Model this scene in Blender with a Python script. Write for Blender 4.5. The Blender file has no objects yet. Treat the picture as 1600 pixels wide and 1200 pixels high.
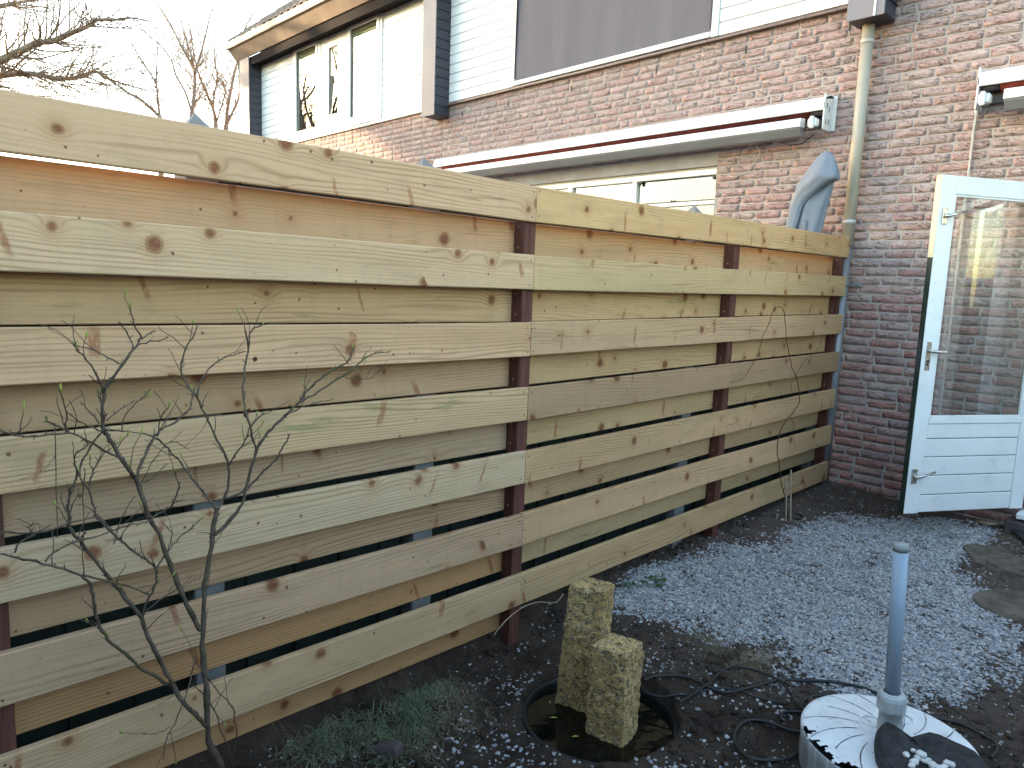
import bpy, math, random
import numpy as np
from mathutils import Matrix, Vector
rad = math.radians
rng = np.random.RandomState(7)
random.seed(11)
S = bpy.context.scene
COL = S.collection

# ------------------------------------------------------------------ camera
F_PX, CX, CY, CZ = 1116.897, 2.196, -2.25, 1.308
YAW, PITCH, ROLL = 0.7971, -0.1342, 0.0390
def cam_axes():
    cy, sy, cp, sp, cr, sr = math.cos(YAW), math.sin(YAW), math.cos(PITCH), math.sin(PITCH), math.cos(ROLL), math.sin(ROLL)
    f = np.array([-sy*cp, cy*cp, sp]); r = np.array([cy, sy, 0.]); u = np.cross(r, f)
    return cr*r + sr*u, -sr*r + cr*u, f
AX, AY, AZ = cam_axes()
CAM = np.array([CX, CY, CZ])
cd = bpy.data.cameras.new('camera'); cam = bpy.data.objects.new('camera', cd); COL.objects.link(cam)
cd.sensor_fit = 'HORIZONTAL'; cd.sensor_width = 36; cd.lens = 36*F_PX/1600
cd.clip_start = 0.05; cd.clip_end = 2000
M = Matrix.Identity(4)
for i in range(3):
    M[i][0], M[i][1], M[i][2], M[i][3] = AX[i], AY[i], -AZ[i], CAM[i]
cam.matrix_world = M
S.camera = cam
# ------------------------------------------------------------------ sky, sun, exposure
SUN_EL = rad(6)
SUN_DIR = np.array([-.94, -.34, 0.]); SUN_DIR /= np.linalg.norm(SUN_DIR)      # horizontal direction towards the sun
W = bpy.data.worlds.new('World'); S.world = W; W.use_nodes = True
wn = W.node_tree.nodes; wl = W.node_tree.links
bg = wn['Background']; sky = wn.new('ShaderNodeTexSky'); sky.sky_type = 'NISHITA'
sky.sun_disc = False; sky.sun_elevation = SUN_EL
sky.sun_rotation = math.atan2(SUN_DIR[0], SUN_DIR[1])
sky.air_density = 1.0; sky.dust_density = 1.2; sky.ozone_density = 1.1
wl.new(sky.outputs[0], bg.inputs[0]); bg.inputs[1].default_value = 0.15
ld = bpy.data.lights.new('sun', 'SUN'); sun = bpy.data.objects.new('sun', ld); COL.objects.link(sun)
ld.energy = 2.0; ld.angle = rad(0.9); ld.color = (1.0, 0.72, 0.42)
d = Vector((SUN_DIR[0]*math.cos(SUN_EL), SUN_DIR[1]*math.cos(SUN_EL), math.sin(SUN_EL)))
sun.rotation_euler = d.to_track_quat('Z', 'Y').to_euler()
S.view_settings.view_transform = 'Standard'; S.view_settings.look = 'None'
S.view_settings.exposure = 3.55; S.view_settings.gamma = 1.0
try: S.view_settings.use_curve_mapping = False
except Exception: pass
S.cycles.max_bounces = 8; S.cycles.use_denoising = True
S.cycles.transparent_max_bounces = 12

# ------------------------------------------------------------------ pixel -> place helpers (photo pixels, used to measure positions)
def ray(x, y): return (x-800)/F_PX*AX - (y-600)/F_PX*AY + AZ
def on(ax, val, x, y):
    dd = ray(x, y); return CAM + dd*((val-CAM[ax])/dd[ax])
def at(x, y, depth): return CAM + ray(x, y)*depth
def proj(P):
    P = np.atleast_2d(P) - CAM; z = P@AZ
    return 800+F_PX*(P@AX)/z, 600-F_PX*(P@AY)/z, z
# ------------------------------------------------------------------ numpy value noise
_T = np.random.RandomState(3).rand(65536)
def vnoise(x, y, z=0.0):
    x, y, z = np.broadcast_arrays(np.asarray(x, float), np.asarray(y, float), np.asarray(z, float))
    xi, yi, zi = np.floor(x).astype(int), np.floor(y).astype(int), np.floor(z).astype(int)
    fx, fy, fz = x-xi, y-yi, z-zi
    fx, fy, fz = fx*fx*(3-2*fx), fy*fy*(3-2*fy), fz*fz*(3-2*fz)
    def h(a, b, c): return _T[(a*7349 + b*19391 + c*31337) & 65535]
    r = 0
    for a in (0, 1):
        for b in (0, 1):
            for c in (0, 1):
                r = r + h(xi+a, yi+b, zi+c)*(fx if a else 1-fx)*(fy if b else 1-fy)*(fz if c else 1-fz)
    return r*2-1
def fbm(x, y, z=0.0, o=4):
    r, a = 0, 1.0
    for k in range(o):
        r = r + a*vnoise(np.asarray(x)*2**k+k*17.3, np.asarray(y)*2**k-k*9.1, np.asarray(z)*2**k); a *= .5
    return r
# ------------------------------------------------------------------ shader helper
class NT:
    def __init__(s, name):
        s.m = bpy.data.materials.new(name); s.m.use_nodes = True
        s.t = s.m.node_tree; s.n = s.t.nodes; s.l = s.t.links
        s.b = s.n['Principled BSDF']; s.out = s.n['Material Output']
        s.b.inputs['Specular IOR Level'].default_value = 0.3
    def put(s, sock, v):
        if v is None: return
        if hasattr(v, 'is_linked') or isinstance(v, bpy.types.NodeSocket): s.l.new(v, sock)
        elif isinstance(v, (tuple, list)):
            v = tuple(v)
            n = len(sock.default_value)
            sock.default_value = v + (1.0,)*(n-len(v)) if len(v) < n else v[:n]
        else: sock.default_value = v
    def math(s, op, a, b=None, c=None, clamp=False):
        n = s.n.new('ShaderNodeMath'); n.operation = op; n.use_clamp = clamp
        s.put(n.inputs[0], a); s.put(n.inputs[1], b); s.put(n.inputs[2], c); return n.outputs[0]
    def add(s, a, b): return s.math('ADD', a, b)
    def mul(s, a, b): return s.math('MULTIPLY', a, b)
    def vec(s, op, a, b=None):
        n = s.n.new('ShaderNodeVectorMath'); n.operation = op
        s.put(n.inputs[0], a); s.put(n.inputs[1], b); return n.outputs[0]
    def comb(s, x, y, z):
        n = s.n.new('ShaderNodeCombineXYZ'); s.put(n.inputs[0], x); s.put(n.inputs[1], y); s.put(n.inputs[2], z); return n.outputs[0]
    def sep(s, v):
        n = s.n.new('ShaderNodeSeparateXYZ'); s.put(n.inputs[0], v); return n.outputs
    def noise(s, v, scale, detail=4, rough=.55, dist=0, col=False):
        n = s.n.new('ShaderNodeTexNoise'); s.put(n.inputs['Vector'], v); n.inputs['Scale'].default_value = scale
        n.inputs['Detail'].default_value = detail; n.inputs['Roughness'].default_value = rough; n.inputs['Distortion'].default_value = dist
        return n.outputs['Color'] if col else n.outputs['Fac']
    def voro(s, v, scale, feature='F1', dim='2D', rnd=1.0):
        n = s.n.new('ShaderNodeTexVoronoi'); n.voronoi_dimensions = dim; n.feature = feature
        s.put(n.inputs['Vector'], v); n.inputs['Scale'].default_value = scale; n.inputs['Randomness'].default_value = rnd
        return n.outputs['Distance'], n.outputs['Color']
    def step(s, v, lo, hi, a=0.0, b=1.0):
        n = s.n.new('ShaderNodeMapRange'); n.interpolation_type = 'SMOOTHSTEP'
        s.put(n.inputs[0], v); s.put(n.inputs[1], lo); s.put(n.inputs[2], hi); n.inputs[3].default_value = a; n.inputs[4].default_value = b
        return n.outputs[0]
    def ramp(s, v, stops, const=False):
        n = s.n.new('ShaderNodeValToRGB'); s.put(n.inputs[0], v); e = n.color_ramp.elements
        if const: n.color_ramp.interpolation = 'CONSTANT'
        while len(e) < len(stops): e.new(0.5)
        for k, (p, c) in enumerate(stops): e[k].position = p; e[k].color = tuple(c)+(1,)
        return n.outputs[0]
    def mix(s, f, a, b, mode='MIX'):
        n = s.n.new('ShaderNodeMix'); n.data_type = 'RGBA'; n.blend_type = mode
        s.put(n.inputs[0], f); s.put(n.inputs[6], a); s.put(n.inputs[7], b); return n.outputs[2]
    def objco(s):
        return s.n.new('ShaderNodeTexCoord').outputs['Object']
    def pos(s): return s.n.new('ShaderNodeNewGeometry').outputs['Position']
    def nor(s): return s.n.new('ShaderNodeNewGeometry').outputs['Normal']
    def oinfo(s): return s.n.new('ShaderNodeObjectInfo').outputs
    def attr(s, name):
        n = s.n.new('ShaderNodeAttribute'); n.attribute_name = name; return n.outputs
    def bump(s, h, dist=.01, strength=1.0):
        n = s.n.new('ShaderNodeBump'); s.put(n.inputs['Height'], h); n.inputs['Distance'].default_value = dist
        n.inputs['Strength'].default_value = strength; s.l.new(n.outputs[0], s.b.inputs['Normal'])
    def done(s, col=None, rough=.7, spec=None, metal=None):
        s.put(s.b.inputs['Base Color'], col); s.put(s.b.inputs['Roughness'], rough)
        if spec is not None: s.b.inputs['Specular IOR Level'].default_value = spec
        if metal is not None: s.b.inputs['Metallic'].default_value = metal
        return s.m
def plain(name, col, rough=.5, spec=.4, metal=0, var=.12, scale=6, bump=0.0, dirt=None):
    t = NT(name); p = t.pos()
    n = t.noise(p, scale, 6, .6)
    c = t.mix(t.step(n, .3, .75), tuple(x*(1-var) for x in col), tuple(min(1, x*(1+var)) for x in col))
    if dirt:
        n2 = t.noise(p, scale*3.1, 8, .7); c = t.mix(t.step(n2, .55, .8), c, dirt)
    r = t.step(n, .2, .8, max(0, rough-.08), min(1, rough+.08))
    if bump: t.bump(t.noise(p, scale*30, 4, .6), bump, .5)
    return t.done(c, r, spec, metal)

MAT = {}
def wood_material():
    t = NT('treated_pine'); oi = t.oinfo(); r = oi['Random']; tint = oi['Color']
    x, y, z = t.sep(t.objco())
    off = t.mul(r, 91.7)
    u = t.add(y, off); v = t.add(z, t.mul(r, 13.3))
    P2 = t.comb(u, v, 0.0)
    # slow drift of the rings
    w1 = t.noise(t.comb(t.mul(u, .55), t.mul(v, 5.0), off), 1.0, 2, .5)
    warp = t.mul(t.math('SUBTRACT', w1, .5), .16)
    # knots
    wob = t.noise(t.comb(u, v, off), 28.0, 2, .5, col=True)
    Pw = t.vec('ADD', P2, t.vec('SCALE', t.vec('SUBTRACT', wob, (.5, .5, .5))))
    Pw.node.inputs[1].links[0].from_node.inputs['Scale'].default_value = .012
    d1, c1 = t.voro(Pw, 5.2); k1 = t.sep(c1)
    dist1 = t.mul(d1, 1/5.2)
    rad1 = t.mul(t.math('MAXIMUM', t.math('SUBTRACT', k1[0], .42), 0.0), .031)
    knot1 = t.step(t.math('SUBTRACT', rad1, dist1), -.0015, .0022)
    ring1 = t.mul(t.step(t.math('SUBTRACT', t.add(t.mul(rad1, 1.35), .0025), dist1), -.002, .002), t.math('GREATER_THAN', rad1, .003))
    has1 = t.step(rad1, .002, .006)
    halo1 = t.mul(t.math('EXPONENT', t.mul(t.mul(dist1, dist1), -900.0)), has1)
    # pin knots
    d2, c2 = t.voro(t.vec('ADD', Pw, (3.3, 7.7, 0)), 13.0); k2 = t.sep(c2)
    rad2 = t.mul(t.math('MAXIMUM', t.math('SUBTRACT', k2[0], .70), 0.0), .019)
    knot2 = t.step(t.math('SUBTRACT', rad2, t.mul(d2, 1/13.)), -.001, .0015)
    # spike knots: reddish slanting streaks across the board
    sl = t.add(u, t.mul(v, t.math('SUBTRACT', t.mul(r, .9), .45)))
    d3, c3 = t.voro(t.comb(t.mul(sl, 4.2), t.mul(v, 5.2), 0.0), 1.0); k3 = t.sep(c3)
    du = t.voro(t.comb(t.mul(sl, 4.2), t.mul(v, 5.2), 0.0), 1.0)
    vo = du[0].node
    pp = t.sep(t.vec('SUBTRACT', vo.outputs['Position'], t.comb(t.mul(sl, 4.2), t.mul(v, 5.2), 0.0)))
    ax = t.math('ABSOLUTE', t.add(t.mul(pp[0], 1/4.2), t.mul(t.math('SUBTRACT', t.noise(P2, 30, 2), .5), .012)))
    spw = t.mul(t.math('GREATER_THAN', k3[1], .70), t.math('MULTIPLY_ADD', t.math('SUBTRACT', k3[1], .70), .030, .0045))
    ay = t.math('ABSOLUTE', t.mul(pp[1], 1/5.2))
    streak = t.mul(t.mul(t.step(t.math('SUBTRACT', spw, ax), -.005, .004), t.math('GREATER_THAN', spw, .001)), t.step(t.add(ay, t.mul(t.math('SUBTRACT', t.noise(P2, 40, 3), .5), .05)), .020, .060, 1.0, 0.0))
    streak = t.mul(streak, t.step(t.noise(t.comb(t.mul(u, 90), t.mul(v, 40), off), 1.0, 3), .25, .6, .35, 1.0))
    # growth rings deflected round the knots
    tilt = t.mul(t.math('SUBTRACT', t.noise(t.comb(off, off, 1.0), 3.7, 1), .5), .06)
    fld = t.add(t.add(v, t.mul(u, tilt)), t.add(warp, t.mul(t.math('SUBTRACT', halo1, 0.0), .022)))
    ph = t.mul(fld, 430.0)
    ph = t.add(ph, t.mul(t.noise(t.comb(t.mul(u, 2.5), t.mul(v, 40), off), 1.0, 3), 5.0))
    g = t.math('MULTIPLY_ADD', t.math('SINE', ph), .5, .5)
    g = t.math('POWER', g, 3.2)
    gm = t.noise(t.comb(t.mul(u, .8), t.mul(v, 9), t.add(off, 5.0)), 1.0, 3)
    grain = t.mul(g, t.step(gm, .35, .7, .10, 1.0))
    fib = t.noise(t.comb(t.mul(u, 6), t.mul(v, 330), off), 1.0, 3, .6)
    rough_saw = t.noise(t.comb(t.mul(u, 260), t.mul(v, 20), off), 1.0, 2, .6)
    # colour
    hue = t.noise(t.comb(t.mul(u, .5), t.mul(v, 4.0), t.add(off, 9.0)), 1.0, 4, .6)
    base = t.ramp(hue, [(.30, (.44, .30, .18)), (.5, (.53, .365, .228)), (.62, (.56, .38, .245)), (.75, (.48, .295, .18))])
    rs = t.math('FRACT', t.mul(r, 7.13))
    base = t.mix(t.step(rs, .62, 1.0, 0, .55), base, (.50, .345, .235))
    base = t.mix(t.step(t.math('FRACT', t.mul(r, 17.9)), .55, 1.0, 0, .45), base, (.40, .335, .25))
    base = t.mix(t.mul(grain, .72), base, (.255, .155, .082))
    base = t.mix(t.step(fib, .48, .75, 0, .22), base, (.30, .215, .125))
    mot = t.noise(t.comb(t.mul(u, 3.0), t.mul(v, 14), t.add(off, 3)), 1.0, 5, .65)
    base = t.mix(t.step(mot, .50, .74, 0, .42), base, (.30, .215, .135))
    saw = t.noise(t.comb(t.mul(u, 26), t.mul(v, 1.5), t.add(off, 13)), 1.0, 3, .6)
    base = t.mix(t.step(saw, .50, .75, 0, .20), base, (.34, .255, .16))
    # green preservative blotches
    gn = t.noise(t.comb(t.mul(u, 5), t.mul(v, 26), off), 1.0, 5, .65)
    gsel = t.step(t.noise(t.comb(t.mul(u, .9), t.mul(v, 6), t.add(off, 31)), 1.0, 2), .56, .68)
    base = t.mix(t.mul(t.mul(t.step(gn, .54, .66), gsel), .65), base, (.19, .20, .085))
    base = t.mix(t.mul(halo1, .55), base, (.33, .17, .085))
    base = t.mix(t.mul(streak, .75), base, (.25, .095, .045))
    base = t.mix(t.mul(ring1, .65), base, (.20, .105, .05))
    kc = t.mix(t.step(t.noise(P2, 90, 3), .3, .7), (.15, .058, .033), (.24, .105, .06))
    base = t.mix(t.mul(knot1, .92), base, kc)
    base = t.mix(t.mul(knot2, .9), base, (.13, .06, .035))
    # drying cracks
    ck = t.noise(t.comb(t.mul(u, 1.6), t.mul(v, 70), t.add(off, 55)), 1.0, 2, .4)
    crack = t.mul(t.step(t.math('ABSOLUTE', t.math('SUBTRACT', ck, .5)), 0, .008, 1.0, 0.0), t.step(t.noise(t.comb(t.mul(u, 1.2), t.mul(v, 9), t.add(off, 77)), 1.0, 2), .62, .70))
    base = t.mix(t.mul(crack, .8), base, (.09, .05, .03))
    base = t.mix(1.0, base, tint, 'MULTIPLY')
    h = t.add(t.mul(fib, .5), t.mul(grain, -.35)); h = t.add(h, t.mul(rough_saw, .30)); h = t.add(h, t.mul(crack, -1.2)); h = t.add(h, t.mul(knot1, -.25))
    t.bump(h, .0022, .75)
    return t.done(base, .82, .22)
def scale_fix():
    pass

def brick_material():
    t = NT('handmade_brick'); oi = t.oinfo()
    r = t.math('FRACT', t.add(t.attr('rnd')['Fac'], oi['Random']))
    o = t.objco(); off = t.vec('SCALE', t.comb(r, t.mul(r, 3.7), t.mul(r, 7.9)))
    off.node.inputs['Scale'].default_value = 37.0
    p = t.vec('ADD', o, off); x, y, z = t.sep(p)
    r2 = t.math('FRACT', t.mul(r, 23.7)); r3 = t.math('FRACT', t.mul(r, 57.1))
    c = t.ramp(r2, [(0, (.37, .148, .128)), (.25, (.41, .19, .168)), (.5, (.435, .24, .215)), (.7, (.42, .29, .26)), (.85, (.37, .255, .23)), (1, (.275, .165, .165))])
    n1 = t.noise(p, 16, 6, .65)
    c = t.mix(t.step(n1, .35, .7, 0, .6), c, t.mix(.5, c, (.44, .33, .27)))
    n2 = t.noise(p, 70, 5, .7)
    c = t.mix(t.step(n2, .5, .8, 0, .4), c, (.20, .12, .10))
    # weathered film, patchy, mostly high on the wall
    P = t.sep(t.pos())
    film = t.add(t.mul(P[2], .30), t.mul(t.noise(t.pos(), 1.3, 4, .6), .9))
    film = t.mul(t.step(film, .45, 1.3), t.step(n1, .2, .75, .55, 1.0))
    c = t.mix(t.mul(film, .72), c, (.46, .385, .375))
    # lime bloom on some bricks
    lime = t.mul(t.step(t.noise(p, 34, 5, .7), .55, .66), t.step(r3, .88, .95))
    c = t.mix(t.mul(lime, .75), c, (.55, .50, .47))
    # fold creases of the clay
    xx = t.add(t.mul(x, 1.0), t.mul(z, -1.9))
    cn = t.noise(t.comb(t.mul(x, 16), t.mul(z, 62), t.mul(r, 40.0)), 1.0, 3, .55, 1.3)
    tilt = t.noise(t.comb(t.mul(t.add(x, t.mul(z, -2.4)), 13), t.mul(t.add(z, t.mul(x, .35)), 75), t.mul(r, 71.0)), 1.0, 2, .5, .8)
    cr = t.step(t.math('ABSOLUTE', t.math('SUBTRACT', tilt, .52)), 0, .034, 1.0, 0.0)
    cr = t.mul(cr, t.step(t.noise(p, 11, 2), .37, .50))
    c = t.mix(t.mul(cr, .88), c, (.04, .026, .023))
    h = t.add(t.mul(n1, .9), t.mul(n2, .35)); h = t.add(h, t.mul(cr, -1.5)); h = t.add(h, t.mul(t.step(tilt, .35, .6), .9))
    t.bump(h, .006, .85)
    return t.done(c, .88, .2)

def mortar_material():
    t = NT('mortar'); p = t.pos()
    c = t.mix(t.step(t.noise(p, 9, 6, .65), .3, .7), (.33, .295, .275), (.42, .375, .35))
    t.bump(t.noise(p, 180, 4, .7), .003, .8)
    return t.done(c, .95, .15)

def soil_material():
    t = NT('garden_soil'); p = t.pos()
    n = t.noise(p, 5, 8, .65); n2 = t.noise(p, 60, 6, .7)
    c = t.mix(t.step(n, .3, .7), (.040, .028, .022), (.105, .074, .056))
    c = t.mix(t.step(n2, .5, .75, 0, .6), c, (.15, .115, .092))
    X = t.sep(p)
    dry = t.mul(t.step(t.add(X[1], t.mul(n, 1.4)), .5, 2.2), .8)
    c = t.mix(dry, c, (.165, .122, .098))
    t.bump(t.add(t.noise(p, 45, 8, .7), t.mul(t.noise(p, 190, 4, .7), .6)), .030, 1.0)
    return t.done(c, .95, .15)

def granite_material():
    t = NT('rough_granite'); p = t.objco()
    n = t.noise(p, 8, 5, .6); n2 = t.noise(p, 55, 5, .7); d, c0 = t.voro(p, 170, dim='3D')
    c = t.mix(t.step(n, .3, .7), (.47, .295, .105), (.66, .44, .19))
    c = t.mix(t.step(n2, .46, .62), c, (.16, .12, .075))
    c = t.mix(t.mul(t.step(t.sep(c0)[0], .78, .86), .45), c, (.045, .042, .036))
    c = t.mix(t.mul(t.step(t.sep(c0)[1], .82, .9), .4), c, (.55, .48, .36))
    z = t.sep(p)[2]
    algae = t.mul(t.step(t.noise(p, 6, 4, .6), .5, .7), t.step(z, .32, .08))
    c = t.mix(t.mul(algae, .45), c, (.10, .095, .03))
    t.bump(t.add(t.noise(p, 38, 6, .75), t.mul(d, .5)), .012, 1.0)
    return t.done(c, .85, .3)

def gravel_material():
    t = NT('gravel_stone'); r = t.attr('rnd')['Fac']; p = t.pos()
    c = t.ramp(r, [(0, (.15, .145, .15)), (.3, (.245, .238, .25)), (.6, (.335, .325, .335)), (.85, (.43, .42, .42)), (.97, (.50, .48, .46)), (1, (.30, .17, .10))])
    c = t.mix(t.step(t.noise(p, 90, 4, .7), .4, .75, 0, .4), c, (.16, .155, .15))
    t.bump(t.noise(p, 260, 4, .6), .003, .7)
    return t.done(c, .7, .35)

def glass_material(name, base=.06, gain=1.0, tint=(.9, .95, .95)):
    t = NT(name); n = t.n
    tr = n.new('ShaderNodeBsdfTransparent'); tr.inputs[0].default_value = tint + (1,)
    gl = n.new('ShaderNodeBsdfGlossy'); gl.inputs['Roughness'].default_value = .003
    nz = t.noise(t.pos(), 1.6, 2, .4)
    bp = n.new('ShaderNodeBump'); bp.inputs['Distance'].default_value = .004; bp.inputs['Strength'].default_value = .07
    t.l.new(nz, bp.inputs['Height']); t.l.new(bp.outputs[0], gl.inputs['Normal'])
    fr = n.new('ShaderNodeFresnel'); fr.inputs[0].default_value = 1.5
    f = t.math('MULTIPLY_ADD', fr.outputs[0], gain, base, clamp=True)
    f = t.mul(f, t.math('SUBTRACT', 1.0, t.n.new('ShaderNodeNewGeometry').outputs['Backfacing']))
    mx = n.new('ShaderNodeMixShader'); t.l.new(f, mx.inputs[0]); t.l.new(tr.outputs[0], mx.inputs[1]); t.l.new(gl.outputs[0], mx.inputs[2])
    t.l.new(mx.outputs[0], t.out.inputs[0]); return t.m

def hardwood_material():
    t = NT('stained_hardwood'); r = t.oinfo()['Random']; p = t.objco(); x, y, z = t.sep(p)
    q = t.comb(t.mul(x, 60), t.mul(y, 60), t.add(t.mul(z, 3), t.mul(r, 50)))
    n = t.noise(q, 1.0, 5, .65)
    c = t.mix(t.step(n, .3, .7), (.060, .021, .015), (.135, .050, .036))
    c = t.mix(t.step(t.noise(p, 14, 4), .52, .75, 0, .5), c, (.045, .022, .018))
    t.bump(n, .002, .6)
    return t.done(c, .7, .3)

def bark_material(name, a, b, g=None):
    t = NT(name); p = t.pos()
    n = t.noise(p, 22, 5, .65); c = t.mix(t.step(n, .3, .7), a, b)
    if g: c = t.mix(t.step(t.noise(p, 3.2, 4), .55, .72, 0, .7), c, g)
    t.bump(t.noise(p, 120, 4, .7), .003, .8)
    return t.done(c, .85, .2)

def cladding_material(name, col):
    t = NT(name); p = t.pos(); x, y, z = t.sep(p)
    n = t.noise(t.comb(t.mul(x, .8), y, t.mul(z, 6)), 1.0, 5, .6)
    c = t.mix(t.step(n, .35, .75), tuple(k*.93 for k in col), col)
    s = t.noise(t.comb(t.mul(x, 9), y, t.mul(z, .7)), 1.0, 5, .6)
    c = t.mix(t.step(s, .6, .85, 0, .16), c, (.42, .43, .42))
    t.bump(t.noise(t.comb(t.mul(x, 3), y, t.mul(z, 160)), 1.0, 2), .0012, .4)
    return t.done(c, .42, .4)

def lid_material():
    t = NT('white_weathered_plastic'); p = t.objco()
    n = t.noise(p, 9, 6, .65); c = t.mix(t.step(n, .3, .7), (.60, .60, .60), (.72, .72, .71))
    c = t.mix(t.step(t.noise(p, 26, 6, .75), .58, .70, 0, .85), c, (.20, .17, .13))
    c = t.mix(t.step(t.noise(p, 5, 4, .7), .60, .70, 0, .5), c, (.36, .34, .25))
    t.bump(t.noise(p, 60, 4, .6), .002, .5)
    return t.done(c, .55, .35)
def side_material():
    t = NT('stained_grey_plastic'); p = t.objco(); x, y, z = t.sep(p)
    ang = t.math('ARCTAN2', y, x)
    n = t.noise(t.comb(t.mul(ang, 9), t.mul(z, 3), 0.0), 1.0, 6, .7)
    c = t.mix(t.step(n, .3, .7), (.19, .19, .185), (.42, .42, .42))
    return t.done(c, .55, .35)

MAT['wood'] = wood_material(); MAT['brick'] = brick_material(); MAT['mortar'] = mortar_material()
MAT['soil'] = soil_material(); MAT['granite'] = granite_material(); MAT['gravel'] = gravel_material()
MAT['post'] = hardwood_material()
MAT['glass'] = glass_material('window_glass', .10, 2.0)
MAT['doorglass'] = glass_material('door_glass', .10, 1.9, (.93, .96, .96))
MAT['bark'] = bark_material('shrub_bark', (.060, .042, .030), (.14, .105, .078), (.075, .080, .026))
MAT['treebark'] = bark_material('tree_bark', (.16, .12, .09), (.32, .25, .18))
MAT['siding'] = cladding_material('white_siding', (.80, .82, .83))
MAT['slate'] = cladding_material('slate_siding', (.040, .043, .060))
MAT['lid'] = lid_material(); MAT['lidside'] = side_material()
MAT['white'] = plain('white_gloss_paint', (.78, .78, .77), .32, .5, var=.04, scale=4, dirt=(.62, .61, .57))
MAT['whitealu'] = plain('white_coated_aluminium', (.66, .67, .68), .30, .5, var=.03, scale=3)
MAT['greyalu'] = plain('grey_aluminium', (.22, .23, .245), .42, .5, metal=.3, var=.06, scale=5)
MAT['steel'] = plain('nickel_steel', (.55, .53, .49), .25, .5, metal=.9, var=.1, scale=30)
MAT['dark'] = plain('dark_grey_paint', (.055, .052, .058), .5, .35, var=.15)
MAT['black'] = plain('black_rubber', (.018, .018, .019), .5, .4, var=.2, scale=20)
MAT['column'] = plain('grey_panel', (.20, .19, .215), .5, .4, var=.05, scale=3)
MAT['soffit'] = plain('brown_soffit', (.30, .235, .19), .45, .4, var=.12, scale=4)
MAT['tile'] = plain('brown_roof_tile', (.13, .105, .09), .75, .3, var=.35, scale=9)
MAT['silltile'] = plain('glazed_brown_sill', (.17, .115, .10), .4, .4, var=.2, scale=8)
MAT['concrete'] = plain('pale_concrete', (.19, .187, .183), .9, .2, var=.15, scale=9, bump=.003, dirt=(.13, .128, .12))
MAT['lintel'] = plain('lintel_concrete', (.34, .335, .33), .9, .2, var=.1, scale=7, bump=.003, dirt=(.25, .245, .235))
MAT['greenslat'] = plain('dark_green_fence_paint', (.016, .024, .019), .7, .3, var=.3, scale=7)
MAT['cream'] = plain('cream_edge_reflection', (.55, .51, .36), .4, .4, var=.06)
MAT['greenpaint'] = plain('dark_green_gloss_paint', (.012, .030, .024), .3, .5, var=.2)
MAT['beigepipe'] = plain('beige_pvc', (.36, .335, .28), .42, .4, var=.07, scale=5)
MAT['greypipe'] = plain('grey_pvc', (.27, .33, .40), .38, .4, var=.06, scale=5)
MAT['coupling'] = plain('chalky_grey_pvc', (.42, .43, .43), .6, .3, var=.12, scale=30, dirt=(.28, .27, .24))
MAT['maroon'] = plain('maroon_cloth', (.10, .022, .018), .9, .1, var=.3, scale=14)
MAT['cover'] = plain('blue_grey_cover', (.155, .19, .245), .62, .3, var=.07, scale=8)
MAT['fasciapaint'] = plain('matt_dark_paint', (.018, .016, .018), .9, .08); MAT['pipecap'] = plain('grey_pipe_cap', (.25, .265, .265), .6, .3)
MAT['screen'] = None
MAT['curtain'] = plain('pale_curtain', (.62, .58, .50), .9, .1, var=.05)
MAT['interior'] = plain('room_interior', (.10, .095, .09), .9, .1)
MAT['blind'] = plain('cream_blind', (.66, .58, .42), .8, .2)
MAT['windowwood'] = plain('varnished_window_wood', (.42, .30, .20), .5, .35, var=.1)
MAT['blackrock'] = plain('black_slate_rock', (.028, .027, .028), .75, .35, var=.6, scale=22, bump=.012, dirt=(.12, .11, .105))
MAT['rockred'] = plain('purple_brick_chunk', (.085, .068, .066), .85, .25, var=.3, scale=22, bump=.008)
MAT['slab'] = plain('mossy_flagstone', (.125, .10, .078), .9, .2, var=.4, scale=11, bump=.008, dirt=(.05, .048, .036))
MAT['pebble'] = plain('white_pebble', (.55, .54, .51), .5, .4, var=.15, scale=30)
MAT['grass'] = plain('dull_grass', (.095, .115, .065), .7, .25, var=.5, scale=9)
MAT['straw'] = plain('dry_straw', (.19, .155, .10), .8, .2, var=.4, scale=14)
MAT['leaf'] = plain('green_leaf', (.035, .10, .022), .5, .4, var=.35, scale=40)
MAT['bud'] = plain('yellow_green_bud', (.27, .30, .06), .6, .3, var=.2, scale=60)
MAT['deadleaf'] = plain('dead_leaf', (.09, .03, .018), .7, .2)
MAT['stake'] = plain('split_stake_wood', (.36, .28, .19), .85, .2, var=.25, scale=20)
MAT['brass'] = plain('rusty_screw', (.05, .04, .035), .6, .4)
MAT['conduit'] = plain('grey_conduit', (.46, .45, .44), .5, .4)
def screen_material():
    t = NT('woven_sunscreen'); p = t.pos(); x, y, z = t.sep(p)
    n = t.noise(t.comb(t.mul(x, 5), y, t.mul(z, .6)), 1.0, 4, .6)
    c = t.mix(t.step(n, .3, .7), (.135, .126, .150), (.155, .145, .170))
    wv = t.math('MULTIPLY', t.math('SINE', t.mul(x, 900)), t.math('SINE', t.mul(z, 900)))
    t.bump(wv, .0008, .3)
    return t.done(c, .8, .2)
MAT['screen'] = screen_material()
def water_material():
    t = NT('dark_pond_water'); t.bump(t.noise(t.pos(), 14, 3), .004, .35)
    n = t.noise(t.pos(), 12, 5, .6)
    return t.done(t.mix(t.step(n, .45, .7), (.003, .0035, .003), (.008, .008, .005)), .05, .4)
MAT['water'] = water_material()
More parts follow.
